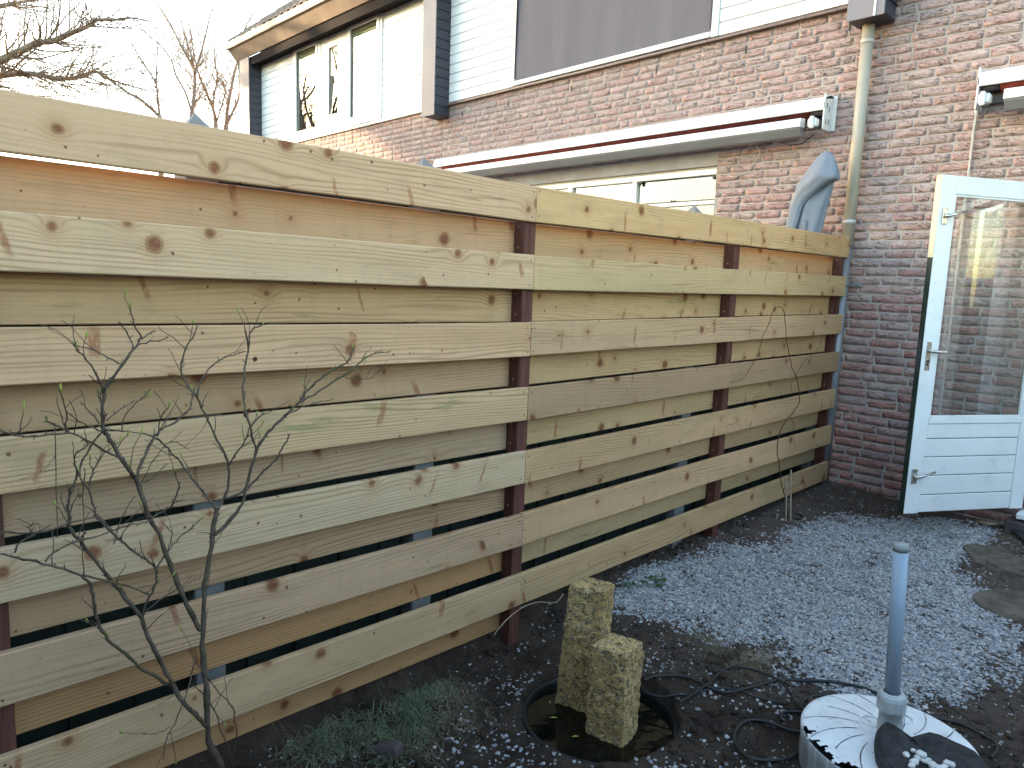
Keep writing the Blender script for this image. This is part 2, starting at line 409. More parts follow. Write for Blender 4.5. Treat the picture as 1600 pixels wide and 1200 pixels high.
def reflect_brick():
    t = NT('orange_brickwork_far'); p = t.pos(); n = t.noise(p, 8, 5)
    b = t.n.new('ShaderNodeTexBrick'); t.l.new(t.vec('MULTIPLY', t.comb(t.add(t.sep(p)[0], t.sep(p)[1]), t.sep(p)[2], 0.0), (1, 1, 1)), b.inputs[0])
    b.inputs['Scale'].default_value = 4.5; b.inputs[1].default_value = (.33, .15, .09, 1); b.inputs[2].default_value = (.27, .12, .08, 1); b.inputs[3].default_value = (.3, .27, .24, 1)
    return t.done(b.outputs[0], .9, .2)
MAT['farbrick'] = reflect_brick()

# ------------------------------------------------------------------ mesh building
class MB:
    def __init__(s): s.v = []; s.f = []; s.sm = []
    def add(s, V, Fs, smooth=False):
        o = len(s.v); s.v.extend([tuple(map(float, p)) for p in V])
        for q in Fs: s.f.append(tuple(int(i)+o for i in q)); s.sm.append(smooth)
        return s
    def box(s, x0, x1, y0, y1, z0, z1, bev=0.0):
        if bev <= 0:
            V = [(x, y, z) for x in (x0, x1) for y in (y0, y1) for z in (z0, z1)]
            return s.add(V, [(0, 1, 3, 2), (4, 6, 7, 5), (0, 4, 5, 1), (2, 3, 7, 6), (0, 2, 6, 4), (1, 5, 7, 3)])
        b = bev; V = []; c = [(x0, x1), (y0, y1), (z0, z1)]; idx = {}
        for sx in (0, 1):
            for sy in (0, 1):
                for sz in (0, 1):
                    for k in range(3):
                        p = []
                        for a, sgn in enumerate((sx, sy, sz)):
                            q = c[a][sgn]
                            if a != k: q += b*(1 if sgn == 0 else -1)
                            p.append(q)
                        idx[(sx, sy, sz, k)] = len(V); V.append(tuple(p))
        Fs = []
        for k in range(3):
            a, c2 = [i for i in range(3) if i != k]
            for sg in (0, 1):
                q = []
                for (u, w) in ((0, 0), (1, 0), (1, 1), (0, 1)):
                    t = [0, 0, 0]; t[k] = sg; t[a] = u; t[c2] = w; q.append(idx[tuple(t)+(k,)])
                Fs.append(q)
        for k in range(3):
            a, c2 = [i for i in range(3) if i != k]
            for u in (0, 1):
                for w in (0, 1):
                    q = []
                    for sg, kk in ((0, a), (1, a), (1, c2), (0, c2)):
                        t = [0, 0, 0]; t[k] = sg; t[a] = u; t[c2] = w; q.append(idx[tuple(t)+(kk,)])
                    Fs.append(q)
        for sx in (0, 1):
            for sy in (0, 1):
                for sz in (0, 1): Fs.append([idx[(sx, sy, sz, k)] for k in range(3)])
        return s.add(V, Fs)
    def tube(s, pts, r, n=8, cap=True, smooth=True):
        pts = np.asarray(pts, float); m = len(pts)
        r = np.full(m, r) if np.isscalar(r) else np.asarray(r, float)
        T = np.gradient(pts, axis=0); T /= np.linalg.norm(T, axis=1)[:, None]+1e-12
        ref = np.array([0., 0, 1]) if abs(T[0][2]) < .9 else np.array([1., 0, 0])
        V = []
        N = np.cross(T[0], ref); N /= np.linalg.norm(N)
        for i in range(m):
            N = N - T[i]*(N@T[i]); N /= np.linalg.norm(N)+1e-12
            B = np.cross(T[i], N)
            for k in range(n):
                a = 2*math.pi*k/n; V.append(pts[i] + r[i]*(math.cos(a)*N + math.sin(a)*B))
        Fs = [(i*n+k, i*n+(k+1) % n, (i+1)*n+(k+1) % n, (i+1)*n+k) for i in range(m-1) for k in range(n)]
        if cap: Fs += [tuple(range(n))[::-1], tuple((m-1)*n+k for k in range(n))]
        return s.add(V, Fs, smooth)
    def lathe(s, prof, n=32, c=(0, 0, 0), smooth=True):
        V = [(c[0]+r*math.cos(2*math.pi*k/n), c[1]+r*math.sin(2*math.pi*k/n), c[2]+z) for r, z in prof for k in range(n)]
        Fs = [(i*n+k, i*n+(k+1) % n, (i+1)*n+(k+1) % n, (i+1)*n+k) for i in range(len(prof)-1) for k in range(n)]
        return s.add(V, Fs, smooth)
    def prism(s, prof, x0, x1):          # profile of (y,z) extruded along x
        n = len(prof); V = [(x, y, z) for x in (x0, x1) for y, z in prof]
        Fs = [(k, (k+1) % n, n+(k+1) % n, n+k) for k in range(n)] + [tuple(range(n))[::-1], tuple(range(n, 2*n))]
        return s.add(V, Fs)
    def mesh(s, name, mat):
        m = bpy.data.meshes.new(name); m.from_pydata(s.v, [], s.f); m.materials.append(mat)
        m.polygons.foreach_set('use_smooth', s.sm); 
        m.update(); return m
    def obj(s, name, mat, parent=None, loc=None, origin=None):
        if origin is not None:
            s.v = [(x-origin[0], y-origin[1], z-origin[2]) for x, y, z in s.v]; loc = origin
        return link(name, s.mesh(name, mat), parent, loc)
def recalc(me):
    import bmesh
    b = bmesh.new(); b.from_mesh(me); bmesh.ops.recalc_face_normals(b, faces=b.faces); b.to_mesh(me); b.free()
def link(name, me, parent=None, loc=None):
    o = bpy.data.objects.new(name, me); COL.objects.link(o)
    if parent is not None:
        o.parent = parent
        if loc is not None:
            # all parents are unrotated empties/meshes: local = world - parent's world location
            P = wloc(parent); o.location = (loc[0]-P[0], loc[1]-P[1], loc[2]-P[2])
        else:
            P = wloc(parent); o.location = (-P[0], -P[1], -P[2])
    elif loc is not None: o.location = loc
    return o
def wloc(o):
    x, y, z = o.location
    while o.parent is not None:
        o = o.parent; x += o.location[0]; y += o.location[1]; z += o.location[2]
    return (x, y, z)
def tag(o, label=None, cat=None, group=None, kind=None):
    if label: o['label'] = label
    if cat: o['category'] = cat
    if group: o['group'] = group
    if kind: o['kind'] = kind
    return o
def thing(name, label, cat, loc=(0, 0, 0), group=None):
    o = bpy.data.objects.new(name, None); COL.objects.link(o); o.location = loc; o.empty_display_size = .1
    return tag(o, label, cat, group)

# ------------------------------------------------------------------ ground
BAS = np.array([.565, -.095]); BAS_R = .300
def gz(x, y):
    x = np.asarray(x, float); y = np.asarray(y, float)
    z = -.36 + .052*np.clip(y, -.6, 3.5)
    z = z + .035*np.exp(-((x+.05)/.35)**2)*np.clip((y-.3)/.8, 0, 1)         # soil heaped a little along the right fence panel
    z = z + .13*np.clip((-x-.06)/.10, 0, 1)*np.clip((1.2-y)/.8, 0, 1)
    z = z + .07*np.exp(-((x-.10)/.20)**2 - ((y+1.0)/.55)**2)
    return z
def rim(x, y):
    r_ = np.hypot(x-BAS[0], y-BAS[1])-BAS_R; a_ = np.arctan2(y-BAS[1], x-BAS[0])
    return .014*np.exp(-((r_-.03)/.03)**2)*(.45+.9*vnoise(np.cos(a_)*2.2+4, np.sin(a_)*2.2))
def gz_fine(x, y):
    n = .011*fbm(x*7, y*7, 0, 4) + .010*np.abs(fbm(x*24, y*24, 5, 3))
    return gz(x, y) + n + rim(x, y)
def geo(a, b, far, st):
    core = np.arange(a, b+1e-6, st); out = [st]; 
    g = []; s = st; p = 0
    while p < far: s *= 1.35; p += s; g.append(p)
    g = np.array(g)
    return np.concatenate([(a-g)[::-1], core, b+g])
xs = geo(-.5, 3.0, 500, .02); ys = geo(-2.0, 3.56, 500, .02)
GX, GY = np.meshgrid(xs, ys, indexing='ij')
inside = (GX > -1.5) & (GX < 4) & (GY > -3.5) & (GY < 4.2)
GZ = np.where(inside, gz_fine(GX, GY), gz(GX, GY))
rr = np.hypot(GX-BAS[0], GY-BAS[1])
GZ = np.where(rr < BAS_R+.004, GZ-.20, GZ)
def grid_mesh(name, X, Y, Z, mat):
    nx, ny = X.shape; V = np.stack([X, Y, Z], -1).reshape(-1, 3)
    I = np.arange(nx*ny).reshape(nx, ny)
    Fq = np.stack([I[:-1, :-1], I[1:, :-1], I[1:, 1:], I[:-1, 1:]], -1).reshape(-1, 4)
    return quick(name, V, Fq, mat)
def quick(name, V, Fa, mat, rnd=None, smooth=True):
    V = np.asarray(V, np.float32); Fa = np.asarray(Fa, np.int32); k = Fa.shape[1]
    m = bpy.data.meshes.new(name); m.vertices.add(len(V)); m.vertices.foreach_set('co', V.ravel())
    m.loops.add(Fa.size); m.loops.foreach_set('vertex_index', Fa.ravel())
    m.polygons.add(len(Fa)); m.polygons.foreach_set('loop_start', np.arange(0, Fa.size, k, dtype=np.int32))
    m.polygons.foreach_set('loop_total', np.full(len(Fa), k, np.int32))
    m.polygons.foreach_set('use_smooth', np.full(len(Fa), smooth))
    m.materials.append(mat); m.update(calc_edges=True)
    if rnd is not None:
        a = m.attributes.new('rnd', 'FLOAT', 'POINT'); a.data.foreach_set('value', np.asarray(rnd, np.float32))
    return m
g = link('ground', grid_mesh('ground', GX, GY, GZ, MAT['soil'])); tag(g, 'dark bare soil of the garden', 'ground', kind='structure')

# ------------------------------------------------------------------ houses
YW = 3.521                      # face of the brickwork
YC = 3.277                      # face of the storey-high columns
PITCH_B, LEN_B = .0665, .2215
BRV, BRF = None, None
def brick_geo(L, seed, H=.0545, nx=9, nz=4):
    """hand-formed brick face: (x along, y out of wall negative, z up), centred, with rounded rim and returns"""
    r = np.random.RandomState(seed)
    u = np.linspace(-.5, .5, nx); w = np.linspace(-.5, .5, nz)
    U, Wd = np.meshgrid(u, w, indexing='ij')
    X = U*L; Z = Wd*H
    sx, sz = r.rand()*50, r.rand()*50
    Z = Z + (Wd > .4)*.0016*vnoise(X*40+sx, seed*1.7) + (Wd < -.4)*.0032*vnoise(X*45+sz, seed*2.3)
    X = X + (np.abs(U) > .45)*.002*vnoise(Z*60+sx, seed*3.1)
    Yd = -.0020*fbm(X*22+sx, Z*60+sz, seed, 3) + .0022*np.clip((np.abs(U)-.45)/.05, 0, 1) + .0018*np.clip((np.abs(Wd)-.36)/.14, 0, 1)
    V = np.stack([X, Yd, Z], -1).reshape(-1, 3)
    I = np.arange(nx*nz).reshape(nx, nz)
    Fq = np.stack([I[:-1, :-1], I[1:, :-1], I[1:, 1:], I[:-1, 1:]], -1).reshape(-1, 4)
    rim = list(I[:, 0]) + list(I[-1, 1:]) + list(I[-2::-1, -1]) + list(I[0, -2:0:-1])
    n0 = len(V); back = V[rim].copy(); back[:, 1] = .024
    V = np.concatenate([V, back]); k = len(rim)
    side = np.array([(rim[(i+1) % k], rim[i], n0+i, n0+(i+1) % k) for i in range(k)])
    return V, np.concatenate([Fq, side])
def in_any(x0, x1, zc, holes):
    """cut [x0,x1] by holes (hx0,hx1,hz0,hz1) at height zc"""
    segs = [(x0, x1)]
    for h0, h1, z0, z1 in holes:
        if z0 < zc < z1:
            ns = []
            for a, b in segs:
                if b <= h0 or a >= h1: ns.append((a, b)); continue
                if a < h0: ns.append((a, h0))
                if b > h1: ns.append((h1, b))
            segs = ns
    return segs
FENCE_TOP = lambda px: 136 + .1788*px
VARI = {}
def brick_variants():
    for L, n in ((.2105, 14), (.1005, 5)):
        VARI[L] = []
        for k in range(n):
            V, Fq = brick_geo(L, 100+k+int(L*1000), nx=8, nz=3)
            VARI[L].append(quick('brick', V, Fq, MAT['brick'], np.zeros(len(V)), smooth=True))
brick_variants()
def brick_wall(parent, x0, x1, z0, z1, holes, seed, visible):
    r = np.random.RandomState(seed); rows = []
    nrow = int((z1-z0)/PITCH_B)
    for k in range(nrow):
        zc = z1 - PITCH_B*(k+.5); 
        x = x0 - r.rand()*LEN_B; hdr = 0
        while x < x1:
            L = LEN_B if r.rand() > .13 else LEN_B/2
            a, b = max(x, x0), min(x+L, x1)
            for (p, q) in in_any(a, b, zc, holes):
                if q-p > .05: rows.append((p+.0055, q-.0055, zc, r.rand()))
            x += L
    A = np.array(rows); cx = (A[:, 0]+A[:, 1])/2; Ln = A[:, 1]-A[:, 0]
    px, py, dp = proj(np.stack([cx, np.full(len(A), YW), A[:, 2]], -1))
    vis = visible(px, py) & (px > -5) & (px < 1605) & (py > -5) & (py < 1200)
    score = np.where(vis & (Ln > .08), Ln/dp, 0)
    pick = set(np.argsort(-score)[:300][score[np.argsort(-score)[:300]] > 0])
    Vs, Fs, Rs, o = [], [], [], 0
    for i, (a, b, zc, rv) in enumerate(rows):
        L = b-a; dy = (r.rand()-.5)*.003; tw = (r.rand()-.5)*.010
        if i in pick:
            key = .2105 if L > .15 else .1005
            me = VARI[key][r.randint(len(VARI[key]))]
            ob = link('brick', me, parent, ((a+b)/2, YW+dy, zc)); ob.scale = (L/key, 1, 1); ob.rotation_euler = (0, tw, 0)
        else:
            V, Fq = brick_geo(L, (i*7+seed) % 9973, nx=7, nz=3)
            V = V + np.array([(a+b)/2, YW+dy, zc]); Vs.append(V); Fs.append(Fq+o); o += len(V); Rs.append(np.full(len(V), rv))
    me = quick('brick_courses', np.concatenate(Vs), np.concatenate(Fs), MAT['brick'], np.concatenate(Rs))
    tag(link('brick_courses', me, parent), kind='stuff')
def wall_backing(parent, x0, x1, z0, z1, holes, name='wall', mat='mortar', y0=None, y1=None):
    """solid wall behind the bricks, split round the openings"""
    y0 = YW+.0045 if y0 is None else y0; y1 = YW+.16 if y1 is None else y1
    xsb = sorted({x0, x1, *[h[0] for h in holes], *[h[1] for h in holes]}); b = MB()
    for a, c in zip(xsb[:-1], xsb[1:]):
        zz = [(z0, z1)]
        for h0, h1, hz0, hz1 in holes:
            if h0 <= a and c <= h1:
                nz = []
                for p, q in zz:
                    if hz0 > p: nz.append((p, min(q, hz0)))
                    if hz1 < q: nz.append((max(p, hz1), q))
                zz = nz
        for p, q in zz: b.box(a, c, y0, y1, p, q)
    return b.obj(name, MAT[mat], parent)
def siding(parent, x0, x1, z0, z1, y=YW-.012, pitch=.110, mat='siding'):
    k = 0; z = z0
    prof = [(y+.018, 0), (y-.004, 0), (y-.006, .004), (y-.004, pitch-.009), (y+.013, pitch-.006), (y+.013, pitch-.001), (y+.018, pitch-.001)]
    m = MB().prism(prof, 0, x1-x0).mesh('siding_plank', MAT[mat])
    while z < z1-.02:
        o = link('siding_plank', m, parent, (x0, 0, z)); z += pitch
def sill_tiles(parent, x0, x1, z=3.490):
    n = int((x1-x0)/.0785)
    prof = [(YW-.045, z+.0), (YW-.045, z+.022), (YW-.01, z+.034), (YW+.06, z+.036), (YW+.06, z)]
    m = MB().prism(prof, .0015, (x1-x0)/n-.0015).mesh('sill_tile', MAT['silltile'])
    for k in range(n):
        o = link('sill_tile', m, parent, (x0+k*(x1-x0)/n, random.uniform(-.002, .002), random.uniform(-.0012, .0012)))
def column(parent, x0, x1, z0, z1):
    c = MB().box(x0, x1, YC, YC+.012, z0, z1, .003).obj('column', MAT['column'], parent)
    MB().box(x0+.012, x1-.012, YC+.012, YW+.004, z0+.008, z1-.004).obj('column_core', MAT['dark'], c)
    n = int((z1-z0)/.11)
    prof = lambda s: [(0, 0), (0.006*s, .002), (0.013*s, .002), (0.004*s, .106), (0, .106)]
    for s, xb in ((1, x1-.012), (-1, x0+.012)):
        V = MB(); p = prof(s); m = len(p)
        vv = [(a, yy, b) for yy in (YC+.014, YW-.020) for a, b in p]
        V.add(vv, [(k, (k+1) % m, m+(k+1) % m, m+k) for k in range(m)] + [tuple(range(m))[::-1], tuple(range(m, 2*m))])
        me = V.mesh('siding_plank', MAT['slate']); recalc(me)
        for k in range(n): link('siding_plank', me, c, (xb, 0, z0+.012+k*.11))
    return c
def window(parent, x0, x1, z0, z1, y, mat='white', fw=.05, depth=.07, sash=None, name='window', blind=None, sashmat=None):
    f = MB()
    f.box(x0, x1, y, y+depth, z1-fw, z1, .003); f.box(x0, x1, y-.01, y+depth, z0, z0+fw, .003)
    f.box(x0, x0+fw, y, y+depth, z0+fw, z1-fw, .003); f.box(x1-fw, x1, y, y+depth, z0+fw, z1-fw, .003)
    w = f.obj(name, MAT[mat], parent)
    a, b, c, e = x0+fw, x1-fw, z0+fw, z1-fw
    if sash:
        s = MB(); q = sash
        s.box(a+.002, b-.002, y-.012, y+.045, e-q, e-.002, .003); s.box(a+.002, b-.002, y-.012, y+.045, c+.002, c+q, .003)
        s.box(a+.002, a+q, y-.012, y+.045, c+q, e-q, .003); s.box(b-q, b-.002, y-.012, y+.045, c+q, e-q, .003)
        s.obj('sash', MAT[sashmat or mat], w); a += q-.003; b -= q-.003; c += q-.003; e -= q-.003
    MB().box(a, b, y+.022, y+.028, c, e).obj('pane', MAT['glass'], w)
    sl_ = MB(); q = .012
    for bx_ in ((a, b, c, c+q), (a, b, e-q, e), (a, a+q, c+q, e-q), (b-q, b, c+q, e-q)): sl_.box(bx_[0], bx_[1], y+.014, y+.0215, bx_[2], bx_[3])
    sl_.obj('glazing_seal', MAT['dark'], w)
    if blind:
        bl = MB()
        for k in range(6): bl.box(a+.01, b-.01, y+.05, y+.066, e-blind+k*blind/6, e-blind+(k+.8)*blind/6)
        bl.obj('blind', MAT['blind'], w)
    return w
def eave(parent, x0, x1):
    MB().prism([(3.14, 5.15), (YC, 5.0), (YC+.02, 5.0), (YC+.02, 5.02), (3.15, 5.17)], x0, x1).obj('soffit', MAT['soffit'], parent)
    MB().prism([(3.305, 4.865), (3.305, 4.998), (YW+.1, 4.998), (YW+.1, 4.90), (3.35, 4.90), (3.35, 4.865)], x0, x1).obj('fascia', MAT['fasciapaint'], parent)
    MB().prism([(3.10, 5.155), (3.095, 5.165), (3.095, 5.255), (3.105, 5.255), (3.108, 5.18), (3.20, 5.18), (3.20, 5.155)], x0, x1).obj('gutter', MAT['soffit'], parent)
def roof(parent, x0, x1, tiles=0):
    y0, z0, sl = 3.10, 5.25, .84
    rf = MB().prism([(y0+.05, z0), (y0+5.2, z0+5.2*sl), (y0+10.4, z0), (y0+10.4, z0-.12), (y0+5.2, z0+5.2*sl-.15), (y0+.05, z0-.06)], x0, x1).obj('roof', MAT['tile'], parent)
    # pantiles: S profile along x, laid in overlapping rows
    ux = np.linspace(0, .20, 7); prof = .022*np.sin(ux/.20*2*math.pi)
    V, Fq = [], []
    for j in (0, 1):
        for u, p in zip(ux, prof): V.append((u, j*.34, p + j*.34*sl + .02 + (0 if j else .022)))
    n = 7
    for k in range(6): Fq.append((k, k+1, n+k+1, n+k))
    for u, p in zip(ux, prof): V.append((u, 0, p+.022))
    for k in range(6): Fq.append((2*n+k, 2*n+k+1, k+1, k))
    me = MB().add(V, Fq, True).mesh('roof_tile', MAT['tile'])
    for j in range(tiles):
        for k in range(int((x1-x0)/.20)):
            link('roof_tile', me, rf, (x0+k*.2, y0+.0+j*.30, z0+j*.30*sl+random.uniform(-.003, .003)))

XP1, XP0, XP2 = -5.127, -.0, -10.26
# --- the house whose garden this is
own = thing('brick_house', 'brown brick house at right with its garden door standing open', 'house', (2.5, YW, -.2))
HO = [(1.30, 3.4, -.05, 2.22)]
wall_backing(own, -.062, 5.2, -.45, 3.49, HO)
brick_wall(own, -.060, 5.2, -.37, 3.49, HO, 5, lambda px, py: (px > 1318) & ~((px > 1415) & (py > 650)))
sill_tiles(own, .135, 5.2); siding(own, .135, 5.2, 3.535, 4.9)
wall_backing(own, .135, 5.2, 3.49, 5.1, [], 'upper_wall', 'dark', YW+.02, YW+.16)
# --- neighbouring house behind the fence
nb = thing('brick_house', 'middle brick house behind the fence with grey sunscreen on its upper window', 'house', (-2.5, YW, -.2))
HN = [(-3.9, -1.245, -.1, 2.56)]
wall_backing(nb, -5.127, -.062, -.45, 3.49, HN)
brick_wall(nb, -5.127, -.060, -.37, 3.49, HN, 9, lambda px, py: (py < FENCE_TOP(px)-4))
sill_tiles(nb, -4.998, -.135)
siding(nb, -4.998, -3.87, 3.530, 5.0); siding(nb, -1.312, -.135, 3.530, 5.0)
wall_backing(nb, -4.998, -.135, 3.49, 5.1, [], 'upper_wall', 'dark', YW+.02, YW+.16)
MB().box(-3.868, -3.83, YW-.034, YW+.02, 3.527, 5.0, .003).obj('window_trim', MAT['white'], nb)
MB().box(-1.382, -1.314, YW-.034, YW+.02, 3.527, 5.0, .003).obj('window_trim', MAT['white'], nb)
sc = thing('sunscreen', 'grey woven roller sunscreen lowered over the upper window', 'sunscreen', (-2.6, YW, 3.53))
sv, sf = [], []
for k in range(49):
    x = -3.822+k*(2.434/48)
    for z in np.linspace(3.575, 5.0, 12):
        sv.append((x, YW-.022+.0045*math.sin(x*19+1.3)*max(0, 1-(z-3.575)/.5)+.003*math.sin(z*5+x*2), z))
for k in range(48):
    for j in range(11): sf.append((k*12+j, (k+1)*12+j, (k+1)*12+j+1, k*12+j+1))
MB().add(sv, sf, True).obj('screen_cloth', MAT['screen'], sc)
MB().box(-3.824, -1.388, YW-.038, YW-.012, 3.529, 3.577, .004).obj('bottom_bar', MAT['whitealu'], sc)
MB().box(-3.829, -3.822, YW-.042, YW-.008, 3.60, 5.0).obj('guide_rail', MAT['dark'], sc)
MB().box(-1.392, -1.384, YW-.042, YW-.008, 3.60, 5.0).obj('guide_rail', MAT['dark'], sc)
# lower window of the neighbour
MB().box(-3.90, -1.247, YW+.006, YW+.14, 2.442, 2.575).obj('lintel', MAT['lintel'], nb)
YN = YW+.05
fr = MB(); fr.box(-3.9, -1.247, YN-.01, YN+.07, 2.372, 2.425, .004); fr.box(-3.9, -1.247, YN, YN+.02, 2.43, 2.441)
fr.box(-2.178, -2.128, YN-.01, YN+.07, 0, 2.372, .004); fr.box(-3.02, -2.96, YN-.01, YN+.07, 0, 2.372, .004)
fr.box(-3.9, -3.85, YN-.01, YN+.07, 0, 2.372, .004); fr.box(-2.128, -1.247, YN-.01, YN+.06, 2.115, 2.150, .004)
w1 = fr.obj('window', MAT['white'], nb)
MB().box(-2.128, -1.25, YN+.024, YN+.030, 2.150, 2.372).obj('pane', MAT['glass'], w1)
MB().box(-2.128, -1.25, YN+.024, YN+.030, .0, 2.115).obj('pane', MAT['glass'], w1)
MB().box(-2.96, -2.178, YN+.024, YN+.030, .0, 2.372).obj('pane', MAT['glass'], w1)
MB().box(-3.85, -3.02, YN+.024, YN+.030, .0, 2.372).obj('pane', MAT['glass'], w1)
hg = MB()
for xx, zz in ((-2.09, 2.352), (-1.285, 2.352)):
    hg.box(xx-.022, xx+.022, YN-.012, YN+.01, zz, zz+.016, .002); hg.box(xx-.010, xx+.012, YN-.02, YN+.004, zz-.022, zz, .003)
hg.obj('hinge', MAT['dark'], w1)
st = MB(); st.lathe([(0, -.001), (.009, -.001), (.009, .006), (0, .006)], 10); 
for xx in (-1.733, -1.70):
    b = MB(); b.tube([(xx, YN+.012, 2.166), (xx, YN+.0235, 2.166)], .008, 10); b.obj('stay_knob', MAT['black'], w1)
MB().box(-2.16, -1.25, YN-.004, YN+.02, 2.155, 2.160).obj('glazing_seal', MAT['dark'], w1)
MB().box(-2.128, -1.25, YN-.004, YN+.02, 2.366, 2.371).obj('glazing_seal', MAT['dark'], w1)
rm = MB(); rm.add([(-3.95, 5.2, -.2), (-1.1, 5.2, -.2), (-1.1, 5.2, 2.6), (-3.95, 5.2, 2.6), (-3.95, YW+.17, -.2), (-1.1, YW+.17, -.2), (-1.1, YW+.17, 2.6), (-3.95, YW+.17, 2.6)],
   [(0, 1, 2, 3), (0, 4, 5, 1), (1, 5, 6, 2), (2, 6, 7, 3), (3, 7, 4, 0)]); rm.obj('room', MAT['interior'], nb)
# --- far left house, its upper storey catching the low sun
fl = thing('brick_house', 'far left house with three white upper windows in the low sun', 'house', (-7.7, YW, -.2))
HF = [(-9.2, -6.8, -.1, 2.5)]
wall_backing(fl, -10.26, -5.127, -.45, 3.49, [])
brick_wall(fl, -10.26, -5.127, 1.6, 3.49, [], 13, lambda px, py: (py < FENCE_TOP(px)-4))
MB().box(-10.137, -5.255, YW-.035, YW+.06, 3.488, 3.526, .004).obj('window_sill', MAT['whitealu'], fl)
siding(fl, -10.137, -8.985, 3.530, 5.0); siding(fl, -6.452, -5.255, 3.530, 5.0)
wall_backing(fl, -10.137, -5.255, 3.49, 5.1, [(-8.98, -6.46, 3.53, 4.98)], 'upper_wall', 'dark', YW+.02, YW+.16)
window(fl, -8.98, -8.115, 3.530, 4.98, YW-.035, fw=.062, sash=.055, blind=.22)
window(fl, -8.11, -7.37, 3.530, 4.98, YW-.028, fw=.24, blind=.16)
window(fl, -7.365, -6.455, 3.530, 4.98, YW-.035, fw=.062, sash=.055, blind=.28)
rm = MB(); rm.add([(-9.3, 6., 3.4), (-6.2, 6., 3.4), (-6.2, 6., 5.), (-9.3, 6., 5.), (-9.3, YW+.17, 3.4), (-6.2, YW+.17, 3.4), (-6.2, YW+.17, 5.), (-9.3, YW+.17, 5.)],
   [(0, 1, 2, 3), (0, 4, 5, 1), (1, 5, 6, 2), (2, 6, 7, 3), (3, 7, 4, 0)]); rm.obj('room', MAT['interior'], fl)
column(fl, -5.255, -4.998, 3.345, 5.0); column(fl, -10.50, -10.137, 1.5, 5.0); column(nb, -.130, .130, 3.315, 5.0)
bx = MB().box(.058, .072, YC-.006, YC+.001, 3.316, 5.0).obj('joint_strip', MAT['white'], nb)
for h, a, b, t in ((fl, -10.62, -5.127, 5), (nb, -5.127, 0, 0), (own, 0, 5.2, 0)):
    eave(h, a, b); roof(h, a, b, t)
# gable end of the far left house
MB().add([(-10.26, YW+.02, -.45), (-10.26, 13, -.45), (-10.26, 13, 5.2), (-10.26, 8.3, 9.3), (-10.26, YW+.02, 5.2),
          (-10.10, YW+.17, -.45), (-10.10, 13, -.45), (-10.10, 13, 5.2), (-10.10, 8.3, 9.2), (-10.10, YW+.17, 5.2)],
         [(0, 1, 2, 3, 4), (5, 9, 8, 7, 6), (0, 4, 9, 5), (1, 6, 7, 2), (2, 7, 8, 3), (3, 8, 9, 4)]).obj('gable_wall', MAT['farbrick'], fl)
# open weep joints
for xx in (-4.75, -3.95, -3.0, -1.95, -1.05, -.20):
    MB().box(xx-.007, xx+.007, YW-.003, YW+.006, 3.335, 3.395).obj('weep_joint', MAT['black'], nb)

# ------------------------------------------------------------------ garden door, hinged at the right (part of the own house)
DA = np.array([.796, 2.662, -.031]); DU = np.array([.499, .867, 0.]); DU /= np.linalg.norm(DU); DN = np.array([DU[1], -DU[0], 0.])
ROT = math.atan2(DU[1], DU[0])
def door_part(mb, name, mat, parent):
    """mb built in door space: x along the leaf from the free edge, y = depth behind the face, z up"""
    V = np.array(mb.v); W2 = DA + V[:, :1]*DU + V[:, 1:2]*(-DN) + V[:, 2:3]*np.array([0, 0, 1.])
    mb.v = [tuple(p) for p in W2]; o = mb.obj(name, MAT[mat], parent)
    recalc(o.data); return o
b = MB(); DW = .958; TH = .042
b.box(0, .112, 0, TH-.012, 0, 2.112, .003); b.box(.852, DW, 0, TH-.012, 0, 2.112, .003)
b.box(.113, .851, 0, TH-.012, 2.003, 2.112, .003); b.box(.113, .851, -.002, TH-.012, .586, .624, .003)
door = door_part(b, 'garden_door', 'white', own); tag(door, 'white half-glazed door standing open')
b = MB(); b.box(0, DW, TH-.0115, TH, 0, 2.112, .002); 
# outer face is dark green: frame only
b = MB(); b.box(-.0015, .112, TH-.0115, TH, 0, 1.60, .002); b.box(.852, DW, TH-.0115, TH, 0, 2.112, .002); b.box(.113, .851, TH-.0115, TH, 2.003, 2.112, .002); b.box(.113, .851, TH-.0115, TH, 0, .624, .002)
b.box(-.004, -.0015, .001, TH-.002, .0, 1.62)
door_part(b, 'outer_face', 'greenpaint', door)
b = MB(); b.box(-.004, -.0015, .001, TH-.002, 1.621, 2.112); b.box(-.0015, .112, TH-.0115, TH, 1.601, 2.112, .002); door_part(b, 'edge_reflection', 'cream', door)  # sky reflection on the upper green edge, put in as cream colour
for z0, z1 in ((.004, .116), (.121, .243), (.248, .365), (.370, .484), (.489, .583)):
    b = MB(); b.box(.114, .850, .006, .020, z0, z1, .004); door_part(b, 'plank', 'white', door)
b = MB(); b.box(.113, .851, .022, .0295, .0, .585); door_part(b, 'panel_back', 'dark', door)
b = MB()
for (x0, x1, z0, z1) in ((.113, .125, .626, 2.002), (.840, .851, .626, 2.002), (.125, .840, 1.990, 2.002), (.125, .840, .625, .637)): b.box(x0, x1, .004, .026, z0, z1, .002)
door_part(b, 'glazing_bead', 'white', door)
b = MB(); b.box(.126, .839, .013, .017, .638, 1.989); door_part(b, 'glass_pane', 'doorglass', door)
b = MB(); b.box(.028, .064, -.004, -.0002, .925, 1.105, .0015); b.tube([(.046, -.004, 1.047), (.046, -.045, 1.047)], .009, 10)
b.tube([(.046, -.045, 1.047), (.075, -.052, 1.047), (.12, -.052, 1.046), (.178, -.050, 1.043)], [.010, .010, .010, .008], 10)
door_part(b, 'door_handle', 'steel', door)
b = MB(); b.tube([(.046, -.0045, .985), (.046, -.008, .985)], .009, 10); b.box(.043, .049, -.008, -.004, .955, .985); door_part(b, 'keyhole', 'dark', door)
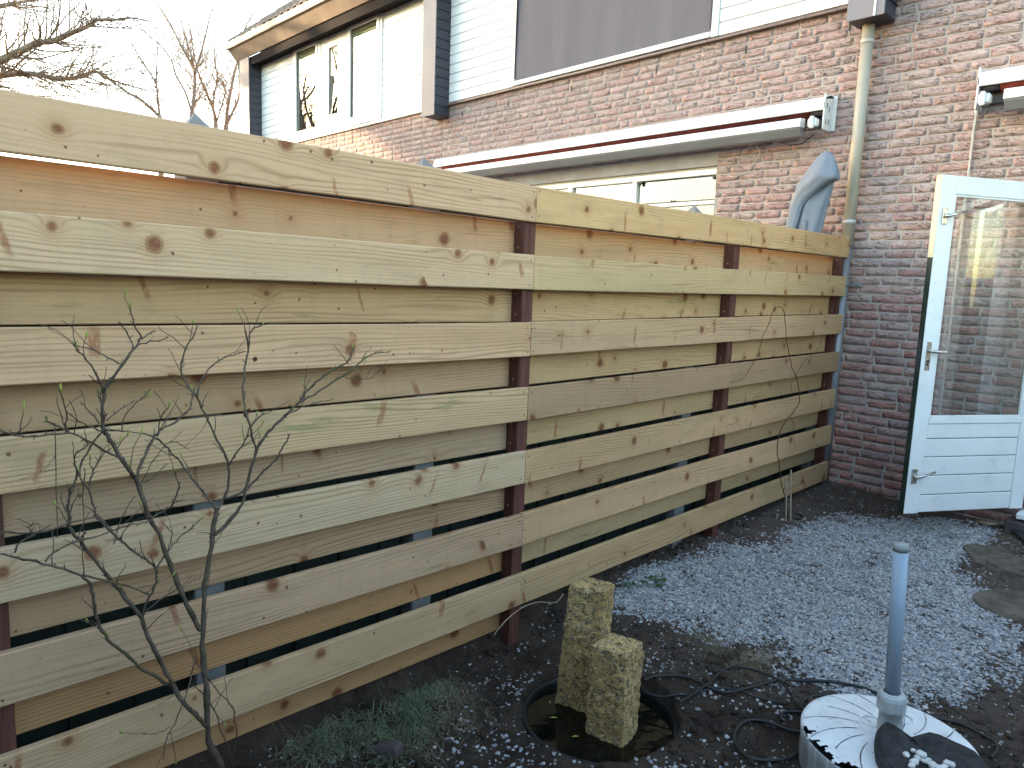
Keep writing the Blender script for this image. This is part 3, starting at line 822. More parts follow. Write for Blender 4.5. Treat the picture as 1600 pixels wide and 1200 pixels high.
for zz in (1.868, .248):
    b = MB(); b.box(.024, .062, -.012, -.0002, zz-.048, zz+.048, .003); b.tube([(.042, -.012, zz), (.042, -.034, zz)], .013, 10)
    b.tube([(.036, -.034, zz-.004), (.09, -.04, zz+.012), (.165, -.044, zz+.034)], [.011, .009, .007], 8); door_part(b, 'window_latch', 'steel', door)
b = MB(); b.box(-.006, -.004, .012, .030, .93, 1.12); door_part(b, 'lock_plate', 'dark', door)
# opening, frame, curtain and step of the patio door
fr = MB(); fr.box(1.302, 1.36, YW-.03, YW+.10, -.02, 2.20, .004); fr.box(3.34, 3.398, YW-.03, YW+.10, -.02, 2.20, .004); fr.box(1.36, 3.34, YW-.03, YW+.10, 2.14, 2.20, .004)
fr.box(2.26, 2.33, YW-.01, YW+.08, -.02, 2.14, .004)
pf = fr.obj('door_frame', MAT['white'], own)
MB().box(2.33, 3.34, YW+.03, YW+.036, .0, 2.14).obj('pane', MAT['glass'], pf)
cv, cf = [], []
for k in range(121):
    x = 1.37+k*(1.96/120)
    for z in (0, 2.14): cv.append((x, YW+.20+.03*math.sin(k*.75)+.015*math.sin(k*.31), z))
for k in range(120): cf.append((2*k, 2*k+2, 2*k+3, 2*k+1))
MB().add(cv, cf, True).obj('curtain', MAT['curtain'], own)
MB().box(1.262, 3.42, YW-.14, YW+.05, -.085, -.045, .006).obj('threshold', MAT['white'], own)
for k in range(6):
    MB().box(1.21+k*.215, 1.42+k*.215, YW-.17, YW-.002, -.235, -.10, .008).obj('step_brick', MAT['rockred'], own)

# ------------------------------------------------------------------ awnings
def awning(x0, x1, label, left_end, right_end):
    a = thing('awning', label, 'awning', ((x0+x1)/2, YW, 2.8), 'folded awnings on the brick wall')
    y = YW
    MB().prism([(y-.012, 2.862), (y-.06, 2.862), (y-.135, 2.835), (y-.150, 2.80), (y-.150, 2.748), (y-.142, 2.744), (y-.142, 2.795), (y-.128, 2.826), (y-.02, 2.850), (y-.012, 2.84)], x0, x1).obj('cover', MAT['whitealu'], a)
    c = MB(); c.tube([(x0+.13, y-.085, 2.745), (x1-.13, y-.085, 2.745)], .048, 16); c.obj('cloth_roll', MAT['maroon'], a)
    MB().prism([(y-.16, 2.692), (y-.232, 2.684), (y-.243, 2.676), (y-.245, 2.621), (y-.16, 2.621)], x0+.02+.16*left_end, x1-.14*right_end).obj('front_bar', MAT['whitealu'], a)
    MB().prism([(y-.155, 2.6185), (y-.242, 2.6185), (y-.238, 2.607), (y-.205, 2.556), (y-.165, 2.552), (y-.15, 2.575)], x0+.025+.16*left_end, x1-.142*right_end).obj('front_profile', MAT['greyalu'], a)
    MB().prism([(y-.002, 2.83), (y-.03, 2.83), (y-.03, 2.65), (y-.002, 2.65)], x0+.05, x1-.03).obj('back_plate', MAT['dark'], a)
    for en, xe, s in ((left_end, x0, 1), (right_end, x1, -1)):
        if not en: continue
        e = MB(); xa, xb = sorted((xe, xe+s*.012)); e.box(xa, xb, y-.150, y-.002, 2.60, 2.866, .003)
        xa, xb = sorted((xe, xe-s*.032)); e.box(xa, xb, y-.014, y-.002, 2.605, 2.866, .002); pl = e.obj('end_bracket', MAT['whitealu'], a)
        h = MB()
        for yy, zz in ((y-.11, 2.78), (y-.07, 2.76), (y-.11, 2.66), (y-.06, 2.665)):
            xa, xb = sorted((xe-s*.0015, xe+s*.001)); h.box(xa, xb, yy-.006, yy+.006, zz-.018, zz+.018)
        h.obj('bolt_slot', MAT['dark'], pl)
        k = MB(); xa, xb = sorted((xe+s*.03, xe+s*.10)); k.box(xa, xb, y-.215, y-.15, 2.615, 2.68, .01); xa, xb = sorted((xe+s*.045, xe+s*.075)); k.box(xa, xb, y-.235, y-.20, 2.60, 2.69, .006)
        k.obj('arm_joint', MAT['whitealu'], a)
        k = MB(); k.tube([(xe+s*.04, y-.16, 2.62), (xe+s*.06, y-.2, 2.60), (xe+s*.10, y-.22, 2.60)], .008, 6); k.obj('cable_end', MAT['dark'], a); k = MB(); k.tube([(xe+s*.02, y-.09, 2.745), (xe+s*.13, y-.09, 2.745)], .03, 10); k.obj('spindle', MAT['dark'], a)
    return a
awning(-5.10, -.268, 'long white folded awning over the window behind the fence', 0, 1)
awning(.735, 4.3, 'white folded awning above the open door at the right edge', 1, 0)
cb = MB(); cb.tube([(-.86, YW-.10, 2.60), (-.83, YW-.03, 2.50), (-.93, YW-.012, 2.36), (-1.06, YW-.008, 2.32), (-1.13, YW-.006, 2.345)], .004, 6); tag(cb.obj('loose_cable', MAT['conduit']), 'thin loose cable hanging below the long awning', 'cable')
cb = MB(); cb.tube([(-.36, YW-.10, 2.575), (-.44, YW-.10, 2.52), (-.56, YW-.08, 2.52), (-.64, YW-.08, 2.56)], .004, 6); tag(cb.obj('loose_cable', MAT['black']), 'short dark cable drooping under the right end of the long awning', 'cable')
cb = MB(); cb.tube([(.722, YW-.02, 2.66), (.715, YW-.018, 2.5), (.712, YW-.018, -.1)], .0085, 8); tag(cb.obj('conduit', MAT['conduit']), 'thin grey conduit running down the wall behind the open door', 'conduit')
# ------------------------------------------------------------------ downspout
ds = thing('downspout', 'beige downspout on the brick wall at the end of the fence', 'downspout', (-.035, YW-.07, -.2))
xd, yd = -.030, YW-.075
MB().tube([(xd, yd, 3.335), (xd, yd, 1.72)], .043, 20).obj('upper_pipe', MAT['beigepipe'], ds)
MB().tube([(xd, yd, 1.719), (xd, yd, -.22)], .036, 20).obj('lower_pipe', MAT['greyalu'], ds)
for zz in (3.20, 1.90):
    k = MB(); k.tube([(xd, yd, zz-.014), (xd, yd, zz+.014)], .047, 20); k.box(xd-.01, xd+.01, yd+.04, YW, zz-.012, zz+.012); k.obj('collar', MAT['conduit'], ds)
k = MB(); k.tube([(xd, yd, 1.415), (xd, yd, 1.445)], .040, 20); k.box(xd+.03, xd+.115, YW-.02, YW-.004, 1.412, 1.448, .004); k.tube([(xd+.09, YW-.03, 1.43), (xd+.09, YW-.018, 1.43)], .008, 8); k.obj('pipe_bracket', MAT['greyalu'], ds)

# ------------------------------------------------------------------ timber fence
fence = thing('wooden_fence', 'tall new hit-and-miss fence of pale pine boards on red-brown posts', 'fence', (0, 0, -.36))
BP, BW = .29, .149
def board_mesh(L, seed, th=.027):
    r = np.random.RandomState(seed); n = 17; b = .0035; h = BW/2; t = th/2
    sec = [(-t+b, -h), (t-b, -h), (t, -h+b), (t, h-b), (t-b, h), (-t+b, h), (-t, h-b), (-t, -h+b)]
    V = []
    for k in range(n):
        y = -L/2+L*k/(n-1); bow = .004*math.sin(math.pi*k/(n-1))*(r.rand()*.4+.8)*(1 if seed % 2 else -1); cup = .0012*vnoise(k*.3, seed)
        for (x, z) in sec: V.append((x+.0015*float(vnoise(k*.45, seed*3.3)), y, z+bow*.5+float(cup)))
    Fs = [(k*8+i, k*8+(i+1) % 8, (k+1)*8+(i+1) % 8, (k+1)*8+i) for k in range(n-1) for i in range(8)]
    Fs += [tuple(range(8))[::-1], tuple((n-1)*8+i for i in range(8))]
    m = MB().add(V, Fs).mesh('board', MAT['wood']); recalc(m); return m
LL, LR = 3.70, 3.461
mL = [board_mesh(LL, k) for k in range(4)]; mR = [board_mesh(LR, 10+k) for k in range(4)]
SL = .0118
def screws(bd, ys_, xf, sgn, rz=0):
    s = MB()
    for y in ys_:
        for z in (-.052, .05):
            yy, zz = y+random.uniform(-.006, .006), z+random.uniform(-.006, .006)
            V = [(xf+sgn*.0008, yy+.0038*math.cos(a), zz+.0038*math.sin(a)) for a in np.linspace(0, 2*math.pi, 8)[:-1]]
            s.add(V, [tuple(range(7))])
    m = s.mesh('screw', MAT['brass']); o = bpy.data.objects.new('screw', m); COL.objects.link(o); o.parent = bd; o['kind'] = 'stuff'
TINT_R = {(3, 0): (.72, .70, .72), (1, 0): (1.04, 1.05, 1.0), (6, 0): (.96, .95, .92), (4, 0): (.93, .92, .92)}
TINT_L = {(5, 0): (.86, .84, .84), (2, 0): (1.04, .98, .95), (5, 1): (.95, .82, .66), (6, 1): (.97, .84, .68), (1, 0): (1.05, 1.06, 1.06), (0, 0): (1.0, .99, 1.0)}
for i in range(7):
    for back in (0, 1):
        zc = (6-i)*BP - BW/2 - (.146 if back else 0)
        X = -.112 if back else -.0135
        for side in ('L', 'R'):
            if side == 'R' and back and i == 6: continue
            me = random.choice(mL if side == 'L' else mR)
            L = LL if side == 'L' else LR
            yc = -L/2-.0012 if side == 'L' else L/2+.0012
            o = bpy.data.objects.new('board', me); COL.objects.link(o); o.parent = fence
            zz = zc + (SL*yc if side == 'R' else 0) + random.uniform(-.0015, .0015)
            o.location = (X, yc, zz+.36); o.rotation_euler = (SL if side == 'R' else random.uniform(-.0008, .0008), 0, 0 if back else random.uniform(-.0006, .0006))
            t = (TINT_L if side == 'L' else TINT_R).get((i, back), None)
            v = random.uniform(.93, 1.05)
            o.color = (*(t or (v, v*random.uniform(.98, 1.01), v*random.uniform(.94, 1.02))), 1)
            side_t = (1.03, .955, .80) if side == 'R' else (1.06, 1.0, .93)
            if back and side == 'L': side_t = (.84, .765, .70) if i == 0 else (.89, .815, .73)  # rear boards browner; colour of the top ones also darkened against bounced light
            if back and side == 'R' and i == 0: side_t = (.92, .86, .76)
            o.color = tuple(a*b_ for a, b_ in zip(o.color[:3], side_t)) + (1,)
            if side == 'R' and i == 3 and not back: o['label'] = 'greyer weathered board'
            if not back:
                ends = [L/2-.02, L/2-1.965, -L/2+.03] if side == 'L' else [-L/2+.02, 1.79-L/2, 3.41-L/2]
                screws(o, ends, .0135, 1)
for yc, z0 in ((-1.965, -.7), (0.0, -.7), (1.79, -.62), (3.41, -.55), (-3.70, -.7)):
    top = 1.70 + max(0, SL*yc)
    p = MB().box(-.034, .034, -.034, .034, 0, top-z0, .003)
    o = link('post', p.mesh('post', MAT['post']), fence, (-.0625, yc, z0))
    s = MB()
    for i in range(7):
        zz = (6-i)*BP-BW-.146-z0+.146+.0+SL*max(0, yc)
        for dz in (.03, -.06):
            yy = -.0345; V = [(-.005+.0042*math.cos(a), yy, zz-.05+dz+.0042*math.sin(a)) for a in np.linspace(0, 2*math.pi, 8)[:-1]]; s.add(V, [tuple(range(7))])
    o2 = bpy.data.objects.new('screw', s.mesh('screw', MAT['steel'])); COL.objects.link(o2); o2.parent = o; o2['kind'] = 'stuff'

# ------------------------------------------------------------------ the neighbour's old fence behind
oldf = thing('slatted_fence', 'old dark green slatted fence glimpsed through the gaps of the pine fence', 'fence', (-.19, 0, -.4))
ms_l = MB().box(-.009, .009, -.0505, .0505, 0, 2.055, .002).mesh('slat', MAT['greenslat']); ms_h = MB().box(-.009, .009, -.0505, .0505, 0, 2.125, .002).mesh('slat', MAT['greenslat'])
y = -3.6; k_s = 0
while y < 3.42:
    link('slat', ms_h if y > -1.4 else ms_l, oldf, (-.203 - (.011 if k_s % 2 else 0), y, -.45)); y += .094; k_s += 1
for zz in (-.15, .65, 1.2): MB().box(-.262, -.2345, -3.65, 3.45, zz, zz+.06).obj('rail', MAT['greenslat'], oldf)
for yc, zt, lb in ((-1.36, 1.778, 'concrete fence post tip left, peeping over the pine fence before the sky'), (-.47, 1.775, 'concrete fence post tip peeping over the pine fence left of the long awning'),
               (1.516, 1.800, 'concrete fence post tip peeping over the pine fence before the lower window'), (3.44, 1.812, 'concrete fence post tip between the covered parasol and the downspout')):
    h = .05; p = MB(); z0 = -.45
    p.box(-h, h, -h, h, 0, zt-.03-z0, .004); zc = zt-.0305-z0
    p.add([(-h, -h, zc), (h, -h, zc), (h, h, zc), (-h, h, zc), (0, 0, zc+.062)], [(0, 1, 4), (1, 2, 4), (2, 3, 4), (3, 0, 4)])
    o = link('concrete_post', p.mesh('concrete_post', MAT['concrete']), None, (-.178, yc, z0)); tag(o, lb, 'fence post', 'concrete posts of the neighbour fence')

# ------------------------------------------------------------------ covered parasol behind the fence
pr = thing('parasol', 'folded parasol under a blue-grey cover leaning behind the fence', 'parasol', tuple(on(1, 3.22, 1256, 356)[:2])+(-.3,))
rows = [(720, 222, 440), (640, 230, 465), (560, 245, 480), (480, 262, 500), (400, 285, 520), (350, 305, 537), (318, 316, 552), (296, 328, 588), (268, 345, 620), (230, 370, 615), (190, 402, 602), (140, 442, 584), (105, 472, 568), (88, 495, 552), (83, 510, 545)]
def drape(name, rows, yoff, dep, f3, f7, seed):
    V, n = [], 36
    for j, (yy, xa, xb) in enumerate(rows):
        A = on(1, 3.22, 1180+xa/4.615, 220+yy/4.615); B = on(1, 3.22, 1180+xb/4.615, 220+yy/4.615)
        c = (A+B)/2; hw = (B-A)/2; w = np.linalg.norm(hw)
        for k in range(n):
            a = 2*math.pi*k/n
            fold = 1 + f3*math.sin(3*a+j*.35+seed) + f7*math.sin(6*a+1.3-j*.4+seed) + .5*f7*math.sin(11*a+j*.8)
            V.append(c + hw*math.cos(a)*min(fold, 1.0) + np.array([0, yoff+dep*w*fold*math.sin(a), .006*math.sin(a*2+j)]))
    Fs = [(j*n+k, j*n+(k+1) % n, (j+1)*n+(k+1) % n, (j+1)*n+k) for j in range(len(rows)-1) for k in range(n)]
    Fs.append(tuple((len(rows)-1)*n+k for k in range(n)))
    o = MB().add(V, Fs, True).obj(name, MAT['cover'], pr); recalc(o.data)
drape('cover', [(720, 235, 442), (640, 250, 465), (560, 265, 481), (480, 282, 500), (400, 302, 520), (350, 330, 536), (310, 350, 548), (285, 380, 545)], .045, .42, .10, .10, 0)
drape('hood', [(720, 212, 268), (640, 228, 300), (560, 243, 326), (480, 262, 348), (430, 275, 378), (400, 285, 412), (370, 298, 450), (345, 306, 488), (318, 316, 536), (298, 326, 575), (284, 336, 604), (268, 345, 621), (230, 370, 615), (190, 402, 602), (140, 442, 584), (105, 472, 568), (90, 492, 553), (84, 505, 545)], -.02, .40, .05, .05, 2)
cA = on(1, 3.22, 1256, 366); MB().tube([(cA[0], cA[1], 1.9), (cA[0], cA[1], -.32)], .02, 10).obj('pole', MAT['greyalu'], pr)

# ------------------------------------------------------------------ pond tub with two granite pillars
tub = thing('pond_tub', 'round black plastic tub sunk in the soil', 'tub', (BAS[0], BAS[1], -.5))
zr = -.380
MB().lathe([(BAS_R-.02, -.16+zr), (BAS_R-.008, zr-.02), (BAS_R-.006, zr-.004), (BAS_R-.001, zr+.001), (BAS_R+.009, zr+.001), (BAS_R+.012, zr-.006), (BAS_R+.011, zr-.09)], 72, (BAS[0], BAS[1], 0)).obj('tub_wall', MAT['black'], tub)
wt = MB(); wt.add([(BAS[0]+(BAS_R-.0095)*math.cos(2*math.pi*k/64), BAS[1]+(BAS_R-.0095)*math.sin(2*math.pi*k/64), -.402) for k in range(64)], [tuple(range(64))])
tag(wt.obj('water', MAT['water']), 'dark still water in the sunken tub', 'water', kind='structure')
def pillar(label, base, top, z0, z1, seed):
    """base/top: four (x,y) corners; a rough hewn block"""
    base, top = np.array(base), np.array(top); c = base.mean(0)
    o3 = np.array([c[0], c[1], z0]); nu, nz = 11, 34; V, Fs = [], []
    ring = 4*nu
    for j in range(nz+1):
        t = j/nz; P = base*(1-t)+top*t
        for e in range(4):
            A, B = P[e], P[(e+1) % 4]
            for k in range(nu): 
                q = A+(B-A)*k/nu; V.append((q[0], q[1], z0+(z1-z0)*t))
    V = np.array(V); cen = np.tile(P.mean(0), (len(V), 1))
    dirs = V[:, :2]-np.array([(base*(1-j/nz)+top*j/nz).mean(0) for j in range(nz+1) for _ in range(ring)])
    dirs /= np.linalg.norm(dirs, axis=1)[:, None]
    amt = .0050*fbm(V[:, 0]*24+seed, V[:, 1]*24, V[:, 2]*24, 3) + .0055*vnoise(V[:, 0]*70+seed, V[:, 1]*55, V[:, 2]*55)
    amt -= np.where((np.arange(len(V)) % nu) == 0, .003, 0)
    V[:, :2] += dirs*amt[:, None]
    V[-ring:, 2] += .003*vnoise(V[-ring:, 0]*60, V[-ring:, 1]*60); V[-ring:, :2] -= dirs[-ring:]*.0015
    Fs = [(j*ring+k, j*ring+(k+1) % ring, (j+1)*ring+(k+1) % ring, (j+1)*ring+k) for j in range(nz) for k in range(ring)]
    V = list(map(tuple, V)); tc = top.mean(0)
    # top face as concentric rings down to the drilled hole
    last = list(range(nz*ring, nz*ring+ring)); outer = np.array([V[i] for i in last])
    for s in (.85, .65, .45, .28):
        ids = []
        for i in range(ring):
            p = np.array([tc[0], tc[1], z1]) + (outer[i]-np.array([tc[0], tc[1], z1]))*s; p[2] = z1+.004+.003*float(vnoise(p[0]*45+seed, p[1]*45))
            ids.append(len(V)); V.append(tuple(p))
        Fs += [(last[i], last[(i+1) % ring], ids[(i+1) % ring], ids[i]) for i in range(ring)]; last = ids
    for rr_, dz in ((.0125, .003), (.011, -.035)):
        ids = []
        for i in range(ring):
            q = outer[i]-np.array([tc[0], tc[1], z1]); a = math.atan2(q[1], q[0]); ids.append(len(V)); V.append((tc[0]+rr_*math.cos(a), tc[1]+rr_*math.sin(a), z1+dz))
        Fs += [(last[i], last[(i+1) % ring], ids[(i+1) % ring], ids[i]) for i in range(ring)]; last = ids
    t = thing('granite_pillar', label, 'stone pillar', tuple(o3))
    o = MB().add([(a-o3[0], b-o3[1], cc-o3[2]) for a, b, cc in V], Fs, False).mesh('pillar', MAT['granite']); recalc(o)
    ob = bpy.data.objects.new('block', o); COL.objects.link(ob); ob.parent = t
    hb = MB(); hb.lathe([(0, -.03), (.0112, -.03)], 12); h2 = bpy.data.objects.new('drill_hole', MB().lathe([(.0108, -.034), (.0108, -.012), (.0, -.012)], 14, (tc[0]-o3[0], tc[1]-o3[1], z1-z0)).mesh('drill_hole', MAT['black'])); COL.objects.link(h2); h2.parent = t
    t['group'] = 'granite pillars in the sunken tub'
    return t
pillar('taller granite pillar standing at the back of the sunken tub', [(.505, -.10), (.505+.145*.29-.028, .005), (.345, -.02), (.367, -.145)], [(.536, -.062), (.508, .040), (.372, -.004), (.397, -.126)], -.47, .116, 3)
pillar('shorter granite pillar in front of the taller one in the tub', [(.739, -.168), (.712, -.028), (.572, -.055), (.583, -.200)], [(.734, -.175), (.714, -.034), (.577, -.066), (.594, -.214)], -.47, -.032, 17)

# ------------------------------------------------------------------ filter barrel with pipe
BC = at(1388, 1155, 2.5); RB = .285
bar = thing('pond_filter', 'white round filter barrel with cracked lid at lower right', 'filter', (BC[0], BC[1], -.38))
zl = BC[2]
def lathe_at(prof, mat, name, n=72): return MB().lathe(prof, n, (0, 0, 0)).mesh(name, MAT[mat])
o = link('barrel_wall', lathe_at([(RB-.004, -.32), (RB-.002, -.05), (RB, -.012), (RB-.006, -.010)], 'lidside', 'barrel_wall'), bar, tuple(BC))
# lid: disc with rim, a broken-out bite on the left edge and recessed swirl slots
nA, nR = 150, 34; V, Fs = [], []
phi0 = math.atan2(*(on(2, zl, 1290, 1185)-BC)[1::-1][:2]) if False else None
bp = on(2, zl, 1284, 1172)-BC; ab = math.atan2(bp[1], bp[0])
for j in range(nR+1):
    r_ = RB*(j/nR)
    for k in range(nA):
        a = 2*math.pi*k/nA
        z = .010*(1-(r_/RB)**2)
        if j == nR: z = -.008
        if j == nR-1: r2 = RB*.985; z = .001
        else: r2 = r_
        V.append((r2*math.cos(a), r2*math.sin(a), z))
for j in range(nR):
    for k in range(nA):
        a = 2*math.pi*(k+.5)/nA; da = (a-ab+math.pi) % (2*math.pi)-math.pi; rn = (j+.5)/nR
        bite = (abs(da) < .50 + .10*float(vnoise(j*.9, 3.3))) and rn > .90 - .09*float(vnoise(k*.8, 9)) + abs(da)*.10
        hole = (abs(da-.02) < .10) and .70 < rn < .80
        if bite: continue
        Fs.append((j*nA+k, j*nA+(k+1) % nA, (j+1)*nA+(k+1) % nA, (j+1)*nA+k))
lid = link('lid', MB().add(V, Fs, True).mesh('lid', MAT['lid']), bar, tuple(BC)); recalc(lid.data)
link('barrel_inside', MB().add([(RB*.97*math.cos(2*math.pi*k/48), RB*.97*math.sin(2*math.pi*k/48), -.03) for k in range(48)], [tuple(range(48))]).mesh('barrel_inside', MAT['black']), bar, tuple(BC))
sw = MB()
for q in range(15):
    a0 = 2*math.pi*q/15+.15
    rr_ = np.linspace(.35, .965, 14)*RB if q % 3 else np.linspace(.3, .8, 12)*RB
    aa = a0+.75*(rr_/RB-.35)
    c_ = [(r*math.cos(a), r*math.sin(a), .0102*(1-(r/RB)**2)+.0016) for r, a in zip(rr_, aa)]
    L_, wd = [], .0016
    for i, p in enumerate(c_):
        t_ = np.array(c_[min(i+1, len(c_)-1)])-np.array(c_[max(i-1, 0)]); nn = np.array([-t_[1], t_[0], 0]); nn /= np.linalg.norm(nn)
        w_ = wd*(.5+.9*abs(float(vnoise(i*.7, q*3.1))))
        L_ += [np.array(p)+nn*w_, np.array(p)-nn*w_]
    sw.add(L_, [(2*i, 2*i+1, 2*i+3, 2*i+2) for i in range(len(c_)-1)])
link('swirl_slot', sw.mesh('swirl_slot', MAT['dark']), bar, tuple(BC))
for (px_, py_, rw) in ((1362, 1129, .038), (1413, 1124, .030)):
    q = on(2, zl+.008, px_, py_)-BC
    m_ = MB(); m_.lathe([(rw-.004, 0.0), (rw-.003, .006), (rw, .006), (rw+.001, 0.0)], 24, (q[0], q[1], .0075)); link('lid_ring', m_.mesh('lid_ring', MAT['lid']), bar, tuple(BC))
pb = on(2, zl, 1390, 1146); pt_dir = None
zt = BC[2]
base = np.array([pb[0], pb[1], zl]); 
# lean chosen from the photo: top of the pipe at (1408,850)
best = min(((abs(proj(base+np.array([0, 0, h]))[1][0]-850)), h) for h in np.arange(.3, .9, .002))[1]
topv = on(2, zl+best, 1408, 850); ax_ = (topv-base)
link('grey_pipe', MB().tube([base+ax_*.12-BC, base+ax_-BC], .0243, 20).mesh('grey_pipe', MAT['greypipe']), bar, tuple(BC))
MB().tube([base+ax_*.965, base+ax_*1.0012], .0247, 20).obj('pipe_collar', MAT['pipecap'], bar)
k = MB()
def ringprof(c0, prof, nn):
    u = ax_/np.linalg.norm(ax_); e1 = np.cross(u, [0, 1., 0]); e1 /= np.linalg.norm(e1); e2 = np.cross(u, e1)
    V = [c0+u*h+r*(math.cos(2*math.pi*i/nn)*e1+math.sin(2*math.pi*i/nn)*e2)*(1) for r, h in prof for i in range(nn)]
    return V, [(j*nn+i, j*nn+(i+1) % nn, (j+1)*nn+(i+1) % nn, (j+1)*nn+i) for j in range(len(prof)-1) for i in range(nn)]
LA = np.linalg.norm(ax_)
V, Fq = ringprof(base, [(.043, .0), (.041, .03), (.036, .095), (.040, .096)], 24); k.add(V, Fq, True)
V, Fq = ringprof(base, [(.040, .096), (.0465, .097), (.0475, .104), (.0475, .140), (.044, .152), (.036, .160), (.028, .161), (.027, .150)], 14); k.add(V, Fq, False)
k.obj('pipe_coupling', MAT['coupling'], bar)
# black rock with pebbles lying on the lid
def rock(name, label, cat, c, sz, mat, seed, rot=0, amp=.25, n=18, group=None):
    V, Fs = [], []
    for j in range(n+1):
        th = math.pi*j/n
        for k_ in range(2*n):
            a = 2*math.pi*k_/(2*n); p = np.array([math.sin(th)*math.cos(a), math.sin(th)*math.sin(a), math.cos(th)])
            q = np.sign(p)*np.abs(p)**.75
            q = q*(1+amp*float(fbm(p[0]*1.6+seed, p[1]*1.6, p[2]*1.6, 3)))
            x, y_, z = q*np.array(sz); V.append((x*math.cos(rot)-y_*math.sin(rot), x*math.sin(rot)+y_*math.cos(rot), z))
    for j in range(n):
        for k_ in range(2*n): Fs.append((j*2*n+k_, (j+1)*2*n+k_, (j+1)*2*n+(k_+1) % (2*n), j*2*n+(k_+1) % (2*n)))
    o = link(name, MB().add(V, Fs, False).mesh(name, MAT[mat]), None, tuple(c)); tag(o, label, cat, group); return o
# slab-like black rock traced at its own height on the lid
outl = [(595, 580), (605, 530), (640, 475), (700, 510), (770, 565), (812, 600), (870, 582), (960, 568), (1040, 580), (1130, 618), (1230, 655), (1300, 700), (1365, 770), (1400, 880), (1200, 960), (900, 960), (720, 850), (640, 740), (605, 650)]
P = np.array([on(2, zl+.05, 1230+x/4.324, 1020+y_/4.324) for x, y_ in outl]); pc = P.mean(0); V, Fs = [], []; m_ = len(P)
lev = [(1.0, -.043), (1.02, -.02), (1.0, 0.0), (.90, .016), (.6, .020), (.3, .012)]
for s, dz in lev:
    for i in range(m_):
        q = pc+(P[i]-pc)*s; V.append((q[0], q[1], q[2]+dz+.008*float(fbm(q[0]*22, q[1]*22, dz*30, 2))))
V.append((pc[0], pc[1], pc[2]+.008)); V.append((pc[0], pc[1], pc[2]-.043))
for j in range(len(lev)-1):
    for i in range(m_): Fs.append((j*m_+i, j*m_+(i+1) % m_, (j+1)*m_+(i+1) % m_, (j+1)*m_+i))
for i in range(m_): Fs.append(((len(lev)-1)*m_+i, (len(lev)-1)*m_+(i+1) % m_, len(V)-2)); Fs.append(((i+1) % m_, i, len(V)-1))
br = MB().add(V, Fs).obj('flat_rock', MAT['blackrock'], None, origin=tuple(pc)); recalc(br.data); tag(br, 'flat black rock lying on the white filter lid', 'rock')
for i, (x, y_, s) in enumerate(((905, 690, .012), (860, 740, .011), (985, 765, .014), (1095, 755, .012), (850, 660, .007), (805, 690, .009), (930, 735, .009), (1060, 775, .010), (880, 715, .009), (955, 720, .006), (840, 765, .010), (1030, 780, .011))):
    q = on(2, zl+.072, 1230+x/4.324, 1020+y_/4.324)
    rock('pebble', 'white pebble lying on the flat black rock', 'pebble', (q[0], q[1], zl+.070+s*.3), (s*1.3, s, s*.7), 'pebble', i*3.7, i*1.1, .22, 7, 'white pebbles on the black rock')

# ------------------------------------------------------------------ ground litter: gravel, grass, clods
def G(px_, py_, off=0.0):
    dd = ray(px_, py_); t = (-.36+off+.052*CAM[1]-CAM[2])/(dd[2]-.052*dd[1]); return CAM+t*dd
poly = np.array([G(*p)[:2] for p in [(965, 950), (985, 925), (1020, 905), (1075, 890), (1120, 868), (1190, 855), (1235, 835), (1300, 815), (1390, 808), (1480, 812), (1540, 830), (1500, 850), (1490, 885), (1530, 925), (1545, 965), (1600, 1000), (1570, 1050), (1540, 1085), (1440, 1080), (1300, 1090), (1235, 1070), (1215, 1045), (1195, 1010), (1110, 990), (1050, 960)]])
def sdist(P):
    P = np.asarray(P); d = np.full(len(P), 1e9); ins = np.zeros(len(P), bool); n = len(poly)
    for i in range(n):
        a, b = poly[i], poly[(i+1) % n]; e = b-a; w = P-a
        t = np.clip((w@e)/(e@e), 0, 1); d = np.minimum(d, np.hypot(*(w-t[:, None]*e).T))
        c = ((a[1] <= P[:, 1]) != (b[1] <= P[:, 1])); xx = a[0]+(P[:, 1]-a[1])/(b[1]-a[1]+1e-12)*(b[0]-a[0]); ins ^= c & (P[:, 0] < xx)
    return np.where(ins, -d, d)
ico_v = np.array([(0, 0, 1), (.894, 0, .447), (.276, .851, .447), (-.724, .526, .447), (-.724, -.526, .447), (.276, -.851, .447), (.724, .526, -.447), (-.276, .851, -.447), (-.894, 0, -.447), (-.276, -.851, -.447), (.724, -.526, -.447), (0, 0, -1)])
ico_f = np.array([(0, 1, 2), (0, 2, 3), (0, 3, 4), (0, 4, 5), (0, 5, 1), (1, 6, 2), (2, 7, 3), (3, 8, 4), (4, 9, 5), (5, 10, 1), (2, 6, 7), (3, 7, 8), (4, 8, 9), (5, 9, 10), (1, 10, 6), (6, 11, 7), (7, 11, 8), (8, 11, 9), (9, 11, 10), (10, 11, 6)])
